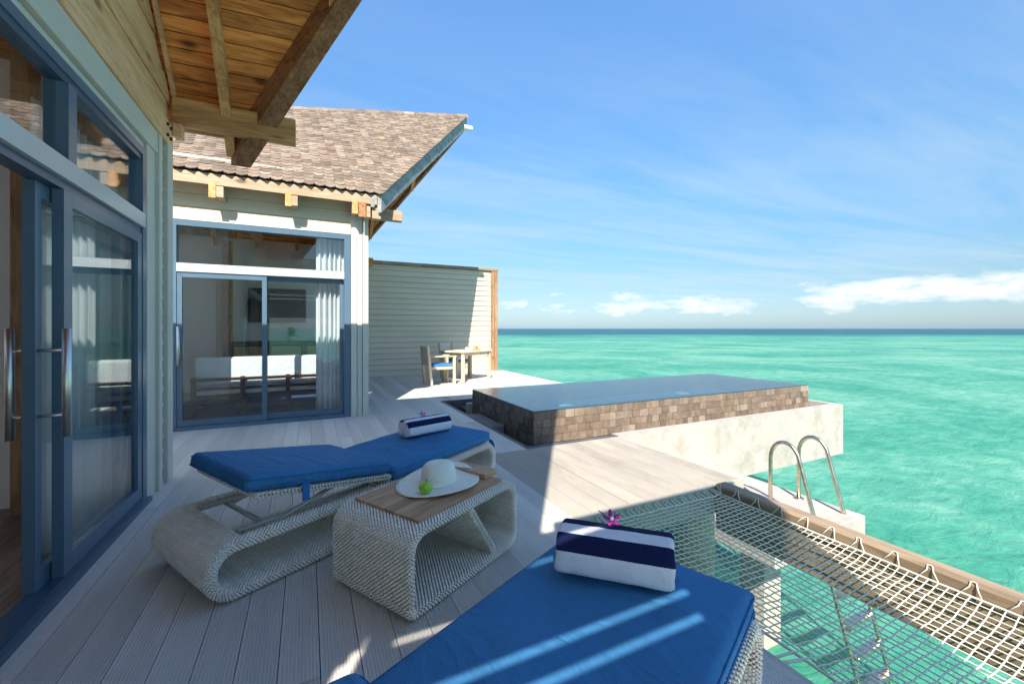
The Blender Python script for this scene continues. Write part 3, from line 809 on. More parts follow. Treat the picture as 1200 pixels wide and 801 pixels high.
def leaf1(y0, y1, x, st=.07):
    lf = BX('door_leaf', 'frame', v1, x, x + .045, y0, y0 + st, .061, 1.998)
    BX('stile', 'frame', lf, 0, .045, y1 - y0 - st, y1 - y0, 0, 1.937)
    BX('rail', 'frame', lf, 0, .045, st + .001, y1 - y0 - st - .001, 0, .085)
    BX('rail', 'frame', lf, 0, .045, st + .001, y1 - y0 - st - .001, 1.865, 1.937)
    BX('pane', 'glass', lf, .018, .026, st + .002, y1 - y0 - st - .002, .086, 1.864)
    return lf
leaf1(2.88, GY1 - .083, WX - .02, .085)
lf = leaf1(2.755, 3.80, WX - .072, .05)
bar_handle(lf, .045, .025, .72, 1.24, .10, 'X'); bar_handle(lf, 0, .025, .72, 1.24, -.05, 'X')
leaf1(GY0 + .083, .60, WX - .02)
# roof
for sd in (1, -1): r1.soffit(sd, X_IN)
for sd in (1, -1):
    for k in range(5): r1.rafter(sd, -.66 - .86 * k)
    r1.rafter(sd, .2); r1.rafter(sd, 1.05); r1.fascia(sd, X_IN)
r1.barge(1, .05, .24, 'barge'); r1.barge(1, .16, .40, 'beam_dark', -.13, 'barge_rafter', .052)
r1.barge(-1, .05, .24, 'barge'); r1.barge(-1, .16, .40, 'beam_dark', -.13, 'barge_rafter', .052)
BX('eave_beam', 'beam_x', v1, WX + .066, -.10, 4.56, 4.72, 3.10, 3.31, .006)
BX('eave_bracket', 'pine', v1, WX + .066, WX + .13, 4.60, 4.70, 2.98, 3.098, .004)
BX('eave_beam', 'beam_x', v1, WX + .066, -.10, -.88, -.72, 3.10, 3.31, .006)
BX('ridge_beam', 'beam_x', v1, -4.8, 1.6, 1.85, 1.99, 4.6, 4.85)
for sd in (1, -1):
    mb, org = r1.strip(sd, 0, 1, X_IN, .04, -.01, .995); o = mb.build('roof_skin', 'shingle', v1); o.location = org
# interior
mb = MB(); x = X_IN + .14
while x < WX - .10:
    e = min(x + .19, WX - .085); BX('floor_board', 'inner_floor', v1, x, e - .003, -.64, YE - .165, -.03, .014); x = e
BX('partition', 'white_wall', v1, X_IN + .14, WX - .45, YE - .30, YE - .165, .016, 3.2)
BX('baseboard', 'white_wall', v1, X_IN + .14, WX - .45, YE - .325, YE - .302, .016, .16)
BX('pillar', 'beam_z', v1, -1.83, -1.745, 4.10, 4.27, .016, 3.2)
BX('tie_beam', 'beam_y', v1, -2.6, -2.42, -.6, YE - .18, 2.75, 3.0)
BX('tie_beam', 'beam_x', v1, X_IN + .2, WX - .13, 3.3, 3.45, 3.01, 3.22)
BX('tie_beam', 'beam_x', v1, X_IN + .2, WX - .13, 1.0, 1.15, 3.01, 3.22)
curtain('curtain', -1.27, 3.05, -1.27, 4.05, .04, 2.5, 10, .04, 'white sheer curtain behind the tall glass door beside the loungers')

# ================================================================== PRIVACY WALL AND ADDED SHADE SCREEN
pw = tag(empty('privacy_wall', (0, 12.07, 0)), 'pale clapboard privacy wall with timber cap behind the dining table', 'wall')
BX('core', 'siding', pw, .90, 5.12, .03, .12, 0, 3.08)
n = 20
for k in range(n):
    h = 3.08 / n
    o = MB().hexa([(0, -.020, 0), (4.20, -.020, 0), (4.20, .02, 0), (0, .02, 0), (0, 0, h - .006), (4.20, 0, h - .006), (4.20, .02, h - .006), (0, .02, h - .006)]).build('clapboard', 'siding', pw)
    o.location = (.92, 0, k * h)
for a, b in ((.88, 1.85), (1.853, 2.95), (2.953, 4.1), (4.103, 4.62), (4.623, 5.36)): BX('cap_board', 'cap', pw, a, b, -.07, .16, 3.083, 3.17, .006)
BX('post', 'beam_z', pw, 5.125, 5.22, -.05, .13, -.02, 3.08, .005)
BX('post', 'beam_z', pw, 5.226, 5.33, -.06, .14, -.02, 3.08, .005)

ps = tag(empty('added_shade_screen', (0, -.72, 0)), 'unseen added white boarded screen on posts, slotted to cast shade and streaks on the near lounger', 'screen')  # added behind the camera to cast shade, open below for bounced sun
slots = [(2.168, 2.202), (2.283, 2.317), (2.695, 2.725)]  # slots shaped to throw light streaks on the near lounger
zs = [1.62] + [z for s_ in slots for z in s_] + [3.40]
for a, b in zip(zs[::2], zs[1::2]):
    k = max(1, round((b - a) / .2)); h = (b - a) / k
    for j in range(k): BX('board', 'white_wall', ps, -1.08 if a + (j + 1) * h < 3.05 else -.12, 1.67, -.006, .006, a + j * h, a + (j + 1) * h - (.0 if j == k - 1 else .001))
for k in range(5): BX('board', 'white_wall', ps, .85, 1.67, -.006, .006, .62 + k * .2, .819 + k * .2)  # lower boards added to keep sun off the near part of the net
for a, b in slots: BX('board', 'white_wall', ps, .27, 1.67, -.006, .006, a + .0005, b - .0005)
for a, b in ((-1.08, -1.0), (1.58, 1.67)): BX('post', 'beam_z', ps, a, b, -.10, -.007, 0, 3.0 if a < 0 else 3.40)

# ================================================================== POOL
pool = tag(empty('plunge_pool', (0, 0, 0)), 'raised infinity plunge pool clad in brown stone tiles over the sea', 'pool')
PX0, PX1, PY0, PY1, PZ = 2.52, 8.2, 4.575, 6.70, .285
mb = MB(); wt = .16
mb.box(PX0, PX1, PY0, PY0 + wt, -.55, PZ - .012); mb.box(PX0, PX1, PY1 - wt, PY1, -.55, PZ - .012)
mb.box(PX0, PX0 + wt, PY0 + wt, PY1 - wt, -.55, PZ - .012); mb.box(PX1 - wt, PX1, PY0 + wt, PY1 - wt, -.55, PZ - .012)
mb.build('shell', 'grout', pool)
BX('basin_floor', 'pool_floor', pool, PX0 + wt, PX1 - wt, PY0 + wt, PY1 - wt, -.54, PZ - .30)
mb = MB(); mb.box(PX0 - .012, PX1 + .012, PY0 - .012, PY1 + .012, PZ - .008, PZ); mb.build('water_surface', 'pool_water', pool)
rnd = random.Random(3)
def tile_run(face, u0, u1, z0, z1, fixed, rows, mats):
    h = (z1 - z0) / rows
    for r_ in range(rows):
        u = u0
        while u < u1 - .01:
            w = rnd.choice([.085, .105, .105, .13, .16]); e = min(u + w, u1)
            if u1 - e < .05: e = u1
            pr = .012 + rnd.uniform(0, .008); mat = mats[0] if rnd.random() > .10 else mats[1]
            zz0, zz1 = z0 + r_ * h + .002, z0 + (r_ + 1) * h - .002
            if face == 'Y': BX('tile', mat, pool, u + .002, e - .002, fixed - pr, fixed - .0005, zz0, zz1)
            else: BX('tile', mat, pool, fixed - pr, fixed - .0005, u + .002, e - .002, zz0, zz1)
            u = e
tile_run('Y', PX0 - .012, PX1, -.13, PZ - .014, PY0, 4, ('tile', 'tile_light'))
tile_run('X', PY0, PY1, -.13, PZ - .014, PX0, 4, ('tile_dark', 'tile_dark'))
for (x, y) in ((4.0, 6.1), (4.35, 5.2), (5.9, 5.6), (6.9, 6.25)):
    MB().lathe([(0, .014), (.10, .012), (.13, .004), (.14, .001), (.0, .001)], 24, (x, y, PZ - .299)).build('pool_lamp', 'pool_light', pool, True)
# trough and its outer wall
tr = tag(empty('pool_trough', (0, 0, 0)), 'white concrete trough wall carrying the tiled pool out over the sea', 'trough')
BX('front_wall', 'concrete', tr, 3.415, 8.33, 4.07, 4.20, -.85, -.005)
BX('front_kerb', 'dark_stone', tr, 2.16, 3.412, 4.05, 4.15, -.3, -.006)
BX('end_wall', 'concrete', tr, 8.22, 8.33, 4.202, 6.95, -.85, -.005)
BX('back_wall', 'concrete', tr, 2.52, 8.33, 6.952, 7.06, -.85, -.005)
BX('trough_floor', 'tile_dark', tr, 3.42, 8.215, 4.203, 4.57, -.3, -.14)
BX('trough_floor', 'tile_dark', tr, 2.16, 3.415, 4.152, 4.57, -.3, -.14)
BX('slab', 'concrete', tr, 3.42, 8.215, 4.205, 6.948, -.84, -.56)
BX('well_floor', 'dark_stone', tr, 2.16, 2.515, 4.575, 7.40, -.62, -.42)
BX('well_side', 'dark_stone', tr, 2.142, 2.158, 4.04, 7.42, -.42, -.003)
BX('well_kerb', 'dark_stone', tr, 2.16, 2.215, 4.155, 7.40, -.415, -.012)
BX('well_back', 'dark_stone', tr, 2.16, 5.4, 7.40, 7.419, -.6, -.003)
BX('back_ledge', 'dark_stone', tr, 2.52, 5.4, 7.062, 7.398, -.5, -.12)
st = tag(BX('pool_step', 'grey_stone', None, 2.22, 2.50, 5.40, 6.35, -.418, -.06, .008), 'dark stone step in the sunken well beside the pool wall', 'step')

# ================================================================== LANDING, LADDER, NET
land = tag(empty('landing', (0, 0, 0)), 'pale concrete landing below the deck with the swim ladder', 'landing')
BX('slab', 'concrete', land, 3.66, 5.12, 2.30, 4.06, -.80, -.60, .01)
BX('column', 'concrete_dull', land, 4.34, 4.62, 2.85, 3.13, -2.9, -.801)
BX('bracket', 'steel_worn', land, 4.99, 5.10, 2.335, 2.378, -.78, -.66)
lad = tag(empty('swim_ladder', (0, 0, 0)), 'stainless steel swim ladder with two arched handrails on the landing', 'ladder')
def arch(x):
    pts = [(x, 2.86, -.60), (x, 2.86, -.30), (x, 2.86, -.08)]
    for k in range(1, 10):
        t = math.pi * (1 - k / 10 * .93); pts.append((x, 2.71 + .15 * math.cos(math.pi - t), -.08 + .20 * math.sin(math.pi - t)) if False else (x, 2.71 - .15 * math.cos(t) * -1, -.08 + .20 * math.sin(t)))
    pts = pts[:3] + [(x, 2.71 + .15 * math.cos(a), -.08 + .20 * math.sin(a)) for a in [math.pi * k / 11 * .93 for k in range(1, 12)]]
    y, z = pts[-1][1:]
    pts += [(x, 2.42, -.58), (x, 2.25, -1.2), (x, 2.06, -1.89), (x, 1.98, -2.25), (x, 1.94, -2.45)]
    return pts
for x in (4.46, 4.96):
    MB().tube(arch(x), .020, 12).build('handrail', 'steel_worn', lad, True)
    MB().lathe([(0, .012), (.05, .012), (.055, 0), (0, 0)], 16, (x, 2.86, -.599)).build('flange', 'steel_worn', lad, True)
for z in (-.98, -1.22, -1.46, -1.70, -1.94, -2.18):
    y = 2.42 - (-.58 - z) * .278
    BX('rung', 'steel_worn', lad, 4.485, 4.935, y - .045, y + .045, z - .02, z + .02, .006)
beam = tag(MB().hexa([(0, 0, -.34), (.12, 0, -.34), (.19, 3.60, -.34), (.07, 3.60, -.34), (0, 0, .03), (.12, 0, .03), (.19, 3.60, .03), (.07, 3.60, .03)]).build('net_beam', 'weather_beam', None, bevel=.012),
           'weathered timber beam holding the outer edge of the rope net', 'beam')
beam.location = (2.95, -1.2, 0)
net = tag(empty('rope_net', (0, 0, 0)), 'cream rope hammock net stretched over the sea between deck and timber beam', 'net')
NX0, NY0, NY1 = 1.80, -1.1, 2.32
def nx1(y): return 2.932 + (y + 1.2) / 3.6 * .07
def sag(s, t): return -.03 - .06 * (4 * s * (1 - s)) ** .8 * (min(1, (1 - t) * 3.0)) ** .8
def NP(s, t):
    y = NY0 + (NY1 - NY0) * t; x = NX0 + (nx1(y) - NX0) * s
    wob = .003 * math.sin(s * 23 + t * 41)
    return (x + wob, y + .005 * math.sin(s * 3.14) * math.sin(t * 9) + wob, sag(s, t) + (.003 * math.sin(s * 60)))
nu, nv = 27, 84
for i in range(nu + 1):
    mb = MB(); s_ = i / nu; mb.tube([NP(s_, t / 60) for t in range(61)], .0030 if 0 < i < nu else .006, 6); mb.build('cord', 'rope', net, True)
for j in range(nv + 1):
    mb = MB(); t_ = j / nv; mb.tube([NP(k / 24, t_) for k in range(25)], .0032 if j < nv else .006, 6); mb.build('cord', 'rope', net, True)
for j in range(0, nv + 1, 4):       # lacing round the beam
    y = NY0 + (NY1 - NY0) * j / nv; e = Vector(NP(1, j / nv)); bx = nx1(y) + .035
    g = random.uniform(-.012, .012); bx = nx1(y) + .018
    MB().tube([e, (bx - .006, y + .015 + g, .012), (bx + .006, y + .022 + g, .034), (bx + .012, y + .032 + g, .0345), (bx + .006, y + .042 + g, .034), (bx - .006, y + .05, .012), Vector(NP(1, min(1, (j + 2) / nv)))], .0034, 6).build('lacing', 'rope', net, True)
    e = Vector(NP(0, j / nv))
    MB().tube([e, (1.688, y + .02, -.02), (1.688, y + .05, -.02), Vector(NP(0, min(1, (j + 1) / nv)))], .006, 6).build('lacing', 'rope', net, True)
for j in range(0, nu + 1, 2):
    e = Vector(NP(j / nu, 1)); MB().tube([e, (e.x + .02, 2.408, -.02), (e.x + .05, 2.408, -.02), Vector(NP(min(1, (j + 1) / nu), 1))], .006, 6).build('lacing', 'rope', net, True)
# piles carrying the deck
for (x, y, lab) in ((1.45, 2.75, 'round concrete pile under the deck corner by the net'), (3.2, 2.75, 'round concrete pile under the pale deck edge beside the landing'),
                    (1.45, -.6, 'round concrete pile under the deck edge beside the near lounger'), (7.6, 5.6, 'round concrete pile under the far end of the pool'), (5.2, 9.2, 'round concrete pile under the dining deck edge')):
    o = MB().lathe([(.0, -3.5), (.17, -3.5), (.16, -.31), (.20, -.305), (.20, -.265), (0, -.265)] if y != 5.6 else [(.0, -3.5), (.17, -3.5), (.16, -.86), (0, -.86)], 20, (0, 0, 0)).build('deck_pile', 'concrete_dull', None, True)
    o.location = (x, y, 0); tag(o, lab, 'pile', 'piles under the deck')

# ================================================================== WOVEN FURNITURE
def round_path(pts, r, seg=8):
    """closed 2d polygon with rounded corners -> list of points"""
    out = []; n = len(pts)
    for i in range(n):
        p, a, b = Vector(pts[i]), Vector(pts[i - 1]), Vector(pts[(i + 1) % n])
        rr = r[i] if isinstance(r, (list, tuple)) else r
        d0, d1 = (a - p).normalized(), (b - p).normalized(); ang = d0.angle(d1)
        k = min(rr / math.tan(ang / 2), .48 * min((a - p).length, (b - p).length)); rr = k * math.tan(ang / 2)
        c = p + (d0 + d1).normalized() * (rr / math.sin(ang / 2))
        s0, s1 = p + d0 * k - c, p + d1 * k - c
        for j in range(seg + 1):
            t = j / seg; v = s0.lerp(s1, t).normalized() * rr
            out.append(tuple(c + v))
    return out
def resample(path, step, closed=True):
    P = np.array(path + ([path[0]] if closed else [])); d = np.linalg.norm(np.diff(P, axis=0), axis=1); s = np.concatenate([[0], np.cumsum(d)])
    n = max(8, int(round(s[-1] / step)))
    t = np.linspace(0, s[-1], n + (0 if closed else 1), endpoint=not closed)
    q = np.stack([np.interp(t, s, P[:, i]) for i in range(2)], 1); return q
def weave(path, thick, v_ranges, pitch=.0098, b=.025, closed=True, strand=(.0052, .0032), amp=.0042):
    """woven band: path in the (u,z) plane is its outer face, thickness inwards, spanning v; returns verts, quads for strands and for stakes"""
    q = resample(path, pitch, closed); n = len(q)
    tg = np.roll(q, -1, 0) - np.roll(q, 1, 0)
    if not closed: tg[0] = q[1] - q[0]; tg[-1] = q[-1] - q[-2]
    tg /= np.linalg.norm(tg, axis=1)[:, None]
    nm = np.stack([tg[:, 1], -tg[:, 0]], 1)         # outward for ccw path
    V, F = [], []; base = 0; SV, SF = [], []; sb = 0
    for i in range(n):
        for (v0, v1) in v_ranges(q[i][0], q[i][1], nm[i]):
            w = v1 - v0; r = min(thick / 2, w / 2) * .999
            loop = round_path([(v0, 0), (v1, 0), (v1, -thick), (v0, -thick)], r * .8, 3)   # ccw in (v, depth)? handled below
            per = sum(math.dist(loop[k], loop[k - 1]) for k in range(len(loop)))
            m = max(4, 4 * int(round(per / b))); lp = resample(loop, per / m, True)
            if len(lp) != m: m = len(lp) // 4 * 4; lp = lp[:m]
            t2 = np.roll(lp, -1, 0) - np.roll(lp, 1, 0); t2 /= np.linalg.norm(t2, axis=1)[:, None]
            n2 = np.stack([-t2[:, 1], t2[:, 0]], 1)
            cen = lp.mean(0); sgn = np.sign(((lp - cen) * n2).sum()); n2 = n2 * sgn
            wv = amp * np.where(((np.arange(m) // 2) + i) % 2 == 0, 1, -1)
            jit = rng.normal(0, .0005, m)
            c = lp + n2 * (wv + jit)[:, None] - n2 * (amp + strand[1])
            # four points round the strand: along tangent of path (+-) and along n2 (+-)
            def to3(vd, along):
                u = q[i][0] + nm[i][0] * vd[:, 1] + tg[i][0] * along
                z = q[i][1] + nm[i][1] * vd[:, 1] + tg[i][1] * along
                return np.stack([u, vd[:, 0], z], 1)
            ring = np.stack([to3(c + n2 * strand[1], 0), to3(c + n2 * strand[1] * .3, strand[0]), to3(c - n2 * strand[1], 0), to3(c + n2 * strand[1] * .3, -strand[0])], 1)
            V.append(ring.reshape(-1, 3))
            idx = np.arange(m); nx = (idx + 1) % m
            for k in range(4):
                k2 = (k + 1) % 4
                F.append(np.stack([base + idx * 4 + k, base + idx * 4 + k2, base + nx * 4 + k2, base + nx * 4 + k], 1))
            base += m * 4
    return np.concatenate(V), np.concatenate(F)
def core(path, thick, v0, v1, inset=.021, closed=True):
    """thin inner former that the strands wrap"""
    q = resample(path, .03, closed); n = len(q)
    tg = np.roll(q, -1, 0) - np.roll(q, 1, 0)
    if not closed: tg[0] = q[1] - q[0]; tg[-1] = q[-1] - q[-2]
    tg /= np.linalg.norm(tg, axis=1)[:, None]; nm = np.stack([tg[:, 1], -tg[:, 0]], 1)
    mb = MB(); vs = []
    for i in range(n):
        for (v, d) in ((v0 + inset, -inset), (v1 - inset, -inset), (v1 - inset, -thick + inset), (v0 + inset, -thick + inset)):
            vs.append((q[i][0] + nm[i][0] * d, v, q[i][1] + nm[i][1] * d))
    fs = []
    for i in range(n if closed else n - 1):
        j = (i + 1) % n
        for k in range(4): fs.append((i * 4 + k, i * 4 + (k + 1) % 4, j * 4 + (k + 1) % 4, j * 4 + k))
    if not closed: fs += [(3, 2, 1, 0), ((n - 1) * 4, (n - 1) * 4 + 1, (n - 1) * 4 + 2, (n - 1) * 4 + 3)]
    mb.add(vs, fs); return mb

LL, LW = 2.20, .74
def make_lounger():
    root = empty('sun_lounger')
    prof = round_path([(0, 0), (LL, 0), (LL, .325), (1.2, .285), (.0, .285)], [.14, .13, .13, .5, .15], 8)
    U0, U1 = .17, 1.02
    def vr(u, z, nm):
        if z > .2 and U0 < u < U1 and nm[1] > .5: return [(0, .075), (LW - .075, LW)]
        return [(0, LW)]
    V, F = weave(prof, .058, vr)
    raw('woven_frame', V, F, 'wicker', root)
    # formers
    q = resample(prof, .03); k0 = None
    top = [p for p in q if False]
    pts = [tuple(p) for p in q]
    start = min(range(len(pts)), key=lambda i: (abs(pts[i][0] - U0) + abs(pts[i][1] - .285)))
    end = min(range(len(pts)), key=lambda i: (abs(pts[i][0] - U1) + abs(pts[i][1] - .287)))
    seq = pts[start:] + pts[:end + 1] if start > end else pts[start:end + 1]
    core(seq, .058, 0, LW, closed=False).build('former', 'stake', root)
    # rest of loop are the two open side rails
    rail = pts[end:start + 1] if end < start else pts[end:] + pts[:start + 1]
    for v0 in (0, LW - .075): core(rail, .058, v0, v0 + .075, closed=False).build('former', 'stake', root)
    # back panel, hinged
    th = R(-9.5); hinge = Vector((1.06, .305))
    def B(u, d=0): return (hinge.x - u * math.cos(th), hinge.y - u * math.sin(th) + d)
    L = .86
    bp = round_path([(0, 0), (L, 0), (L, .034), (0, .034)], .016, 4)
    V, F = weave(bp, .0165, lambda u, z, nm: [(.012, LW - .012)])
    V2 = np.stack([hinge.x - V[:, 0] * math.cos(th) - V[:, 2] * math.sin(th), V[:, 1], hinge.y - V[:, 0] * math.sin(th) + V[:, 2] * math.cos(th)], 1)
    pan = raw('back_panel', V2, F, 'wicker', root)
    # prop stay under the back panel
    a = B(.66, -.005); fy = .245
    mb = MB().tube([(.34, .06, fy), (.34, LW - .06, fy)], .014, 10); stay = mb.build('prop_bar', 'alu', root, True)
    for v in (.13, LW - .13):
        MB().tube([(.34, v, fy), (.72, v, .345)], .012, 10).build('prop_arm', 'alu', stay, True)
        MB().tube([(.20, v + .03, .262), (.98, v + .03, .262)], .012, 8).build('slide_rail', 'alu', stay, True)
    # mattress in two sections
    s1 = from_bm('seat_mattress', rbox_mesh(1.06, LW - .03, .088, .034, (48, 32, 3), .006, 3, .007), 'blue', root)
    s1.location = (1.08 + .53, LW / 2, .303); s1.rotation_euler = (0, R(-2.2), 0)
    s2 = from_bm('back_mattress', rbox_mesh(.90, LW - .03, .088, .034, (42, 32, 3), .004, 8, .006), 'blue', root)
    c = B(.455, .034); s2.location = (c[0], LW / 2, c[1] + .003); s2.rotation_euler = (0, -th, 0)
    for part, L_ in ((s1, 1.06), (s2, .90)):
        for zz in (.020, .066):
            ring = round_path([(-L_ / 2 - .001, -LW / 2 + .014), (L_ / 2 + .001, -LW / 2 + .014), (L_ / 2 + .001, LW / 2 - .014), (-L_ / 2 - .001, LW / 2 - .014)], .034, 5)
            MB().tube([(x, y, zz) for x, y in ring], .0032, 6, closed=True).build('piping', 'strap', part, True)
    # straps
    for v in (.03, LW - .075):
        path = [(2.03, .333), (2.12, .338), (2.172, .318), (2.203, .275), (2.208, .20), (2.204, .12)]
        mb = MB(); vs = []
        for (u, z) in path: vs += [(u, v, z), (u, v + .045, z), (u + .004, v + .045, z + .004), (u + .004, v, z + .004)]
        mb.add(vs, [(k * 4 + a, k * 4 + (a + 1) % 4, k * 4 + 4 + (a + 1) % 4, k * 4 + 4 + a) for k in range(len(path) - 1) for a in range(4)])
        mb.build('strap', 'strap', root)
    c = B(.60)
    MB().box(c[0] - .02, c[0] + .02, -.006, -.001, c[1] - .035, c[1] + .06).build('strap', 'strap', root)
    return root
l1 = make_lounger()
tag(l1, 'white wicker sun lounger with blue mattress between side table and glazed villa', 'sun lounger', 'wicker sun loungers')
l1.location = (-.415, 2.317, .004); l1.rotation_euler.z = R(29.5)
l2 = copy_tree(l1)
l2['label'] = 'white wicker sun lounger with blue mattress beside the rope net'
A2 = R(23.5); u2 = Vector((math.cos(A2), math.sin(A2), 0)); w2 = Vector((-u2.y, u2.x, 0))
p2 = Vector((.16, 1.18, 0)) - u2 * 1.115 - w2 * (LW - .015)
l2.location = (p2.x, p2.y, .004); l2.rotation_euler.z = A2

# side table
tb = tag(empty('side_table', (.40, 1.845, .004), R(30)), 'white wicker side table with teak slat top between the two loungers', 'side table')
TL, TW, TH = .86, .58, .40
prof = round_path([(0, 0), (TL, 0), (TL, TH), (0, TH)], [.05, .09, .11, .11], 8)
V, F = weave(prof, .045, lambda u, z, nm: [(0, TW)]); raw('woven_body', V, F, 'wicker', tb)
core(prof, .045, 0, TW).build('former', 'stake', tb)
div = round_path([(.40, .30), (.66, .045), (.70, .045), (.49, .36), (.40, .36)], .01, 2)
div = round_path([(.62, .044), (.67, .044), (.46, TH - .044), (.41, TH - .044)], .012, 3)
V, F = weave(div, .02, lambda u, z, nm: [(.012, TW - .012)]); raw('divider', V, F, 'wicker', tb)
for k in range(8):
    w = (TW - .10) / 8
    BX('slat', 'teak', tb, .10, TL - .10, .05 + k * w + .0015, .05 + (k + 1) * w - .0015, TH - .012, TH + .012, .002)

# ------------------------------------------------------------------ hat, apple, notebook, towels, orchids
def local(root, u, v, z):
    c, s_ = math.cos(root.rotation_euler.z), math.sin(root.rotation_euler.z)
    return (root.location.x + u * c - v * s_, root.location.y + u * s_ + v * c, z)
hat = tag(empty('sun_hat', local(tb, .50, .31, .4165), R(30)), 'wide brimmed white straw sun hat lying on the side table', 'hat')
vs = []; fs = []; n = 48; rad = [.088, .10, .13, .165, .20, .222]
for i, r_ in enumerate(rad):
    for k in range(n):
        t = 2 * math.pi * k / n; wv = max(0, (r_ - .10) / .13)
        z = .006 + wv ** 1.6 * (.050 * max(0, math.cos(t - .5)) ** 2 + .020 * max(0, math.cos(t + 1.9)) ** 2)
        vs.append((r_ * 1.12 * math.cos(t), r_ * math.sin(t), z))
for i in range(len(rad) - 1):
    for k in range(n): fs.append((i * n + k, i * n + (k + 1) % n, (i + 1) * n + (k + 1) % n, (i + 1) * n + k))
mb = MB(); mb.add(vs, fs); o = mb.build('brim', 'straw', hat, True)
sm = o.modifiers.new('thickness', 'SOLIDIFY'); sm.thickness = .004; sm.offset = 1
o = MB().lathe([(.096, .006), (.094, .03), (.090, .07), (.083, .098), (.070, .114), (.045, .121), (.02, .120), (.001, .118)], 40).build('crown', 'straw', hat, True)
o.scale = (1.12, 1, 1)
o = MB().lathe([(.0975, .008), (.0985, .012), (.0965, .034), (.0945, .036)], 40).build('hat_band', 'straw', hat, True); o.scale = (1.12, 1, 1)
ap = tag(empty('apple', local(tb, .335, .245, .4235)), 'green apple resting on the brim of the straw hat', 'apple')
prof = []
for k in range(19):
    t = math.pi * k / 18; r_ = .036 * math.sin(t) * (1 + .10 * math.cos(t)); z = .034 - .032 * math.cos(t)
    if k > 14: z -= .010 * ((k - 14) / 4) ** 1.5
    prof.append((max(r_, .0004), z))
MB().lathe(prof, 28).build('fruit', 'apple', ap, True)
MB().tube([(0, 0, .050), (.003, 0, .066), (.007, .002, .076)], [.0016, .0014, .002], 6).build('stem', 'stem', ap, True)
nb = tag(BX('tray_board', 'teak', None, 0, .12, 0, .30, 0, .03, .003), 'thin teak tray poking out under the hat brim on the side table', 'tray')
nb.location = local(tb, .69, .12, .4165); nb.rotation_euler.z = R(30)

def towel(loc, rz, label, L=.40, Wt=.20, Ht=.135, sd=0):
    n = 40; m = 30; vs = []; fs = []; mi = []
    sect = []
    for k in range(n):           # D-shaped roll: flat below, domed above
        t = 2 * math.pi * k / n; c, s_ = math.cos(t), math.sin(t)
        y = Wt / 2 * math.copysign(abs(c) ** .75, c); z = Ht * .42 + (Ht * .58 * abs(s_) ** .85 if s_ > 0 else -Ht * .42 * abs(s_) ** .45)
        sect.append((y, z))
    mb = MB()
    xs = [-.5, -.497, -.485, -.46] + list(np.linspace(-.43, .43, m - 8)) + [.46, .485, .497, .5]
    sc = [.80, .90, .965, .995] + [1] * (m - 8) + [.995, .965, .90, .80]
    for x, s_ in zip(xs, sc):
        for k, (y, z) in enumerate(sect):
            j = .006 * noise.noise(Vector((x * 9 + sd, y * 22, z * 22))) + .003 * noise.noise(Vector((x * 40 + sd, y * 60, z * 60)))
            zc = Ht * .42
            f_ = s_ * (1 + j * 9 * .5)
            vs.append((x * L + .01 * noise.noise(Vector((y * 15, z * 15, sd))) * (abs(x) > .4), y * f_, max(.0, zc + (z - zc) * f_) if z > .004 else 0))
    rows = len(xs)
    for i in range(rows - 1):
        for k in range(n):
            fs.append((i * n + k, (i + 1) * n + k, (i + 1) * n + (k + 1) % n, i * n + (k + 1) % n))
            kk = k % n                                   # k=0 front (+y), 10 top, 20 rear (-y)
            navy = (13 <= kk <= 17) or (6 <= kk <= 9) or kk in (36, 37)
            mi.append(1 if navy else 0)
    for st_ in (0, (rows - 1) * n):
        ci = len(vs); yy = sum(vs[st_ + k][1] for k in range(n)) / n; zz = sum(vs[st_ + k][2] for k in range(n)) / n
        vs.append((vs[st_][0] * .98, yy, zz))
        for k in range(n):
            a, b = st_ + k, st_ + (k + 1) % n
            fs.append((ci, a, b) if st_ == 0 else (ci, b, a)); mi.append(0)
    mb.v = vs; mb.f = fs; mb.mi = mi
    o = mb.build('rolled_towel', ['towel_white', 'towel_navy'], None, True)
    o.location = loc; o.rotation_euler = (0, 0, rz); return tag(o, label, 'towel', 'striped rolled towels')
def orchid(loc, label, s=1.0, rz=0):
    r_ = empty('orchid', loc, rz)
    for k in range(5):
        a = 2 * math.pi * k / 5 + .3; mb = MB(); vs = [(0, 0, 0)]
        for t in np.linspace(-1, 1, 9):
            ln = .030 * (1 - .55 * t * t) + .004; vs.append((math.cos(a + t * .42) * ln, math.sin(a + t * .42) * ln, .010 + .007 * math.cos(t * 2)))
        mb.add([(x * s, y * s, z * s) for x, y, z in vs], [(0, i, i + 1) for i in range(1, 9)])
        o = mb.build('petal', 'orchid', r_, True); sm = o.modifiers.new('thickness', 'SOLIDIFY'); sm.thickness = .0012
    MB().lathe([(.001, 0), (.006 * s, .004), (.008 * s, .012 * s), (.003 * s, .020 * s), (.0005, .022 * s)], 12).build('lip', 'orchid_white', r_, True)
    MB().tube([(0, 0, .004), (-.02 * s, .02 * s, .0), (-.035 * s, .045 * s, -.012)], .0018, 6).build('stalk', 'leaf', r_, True)
    r_.rotation_euler = (R(38), 0, rz); return tag(r_, label, 'flower', 'purple orchids on the towels')
zt = .40
towel(local(l1, 1.77, .44, .417), R(18), 'navy striped rolled towel on the lounger between side table and glazed villa', L=.42, Wt=.20, Ht=.13, sd=2)
orchid(local(l1, 1.79, .50, .553), 'small purple orchid on the towel of the lounger beside the glazed villa', .9, R(20))
towel(local(l2, 1.90, .42, .424), R(-44), 'navy striped rolled towel on the lounger beside the rope net', L=.40, Wt=.21, Ht=.15, sd=5)
orchid(local(l2, 1.95, .46, .58), 'purple orchid on the towel of the lounger beside the rope net', 1.0, R(-20))

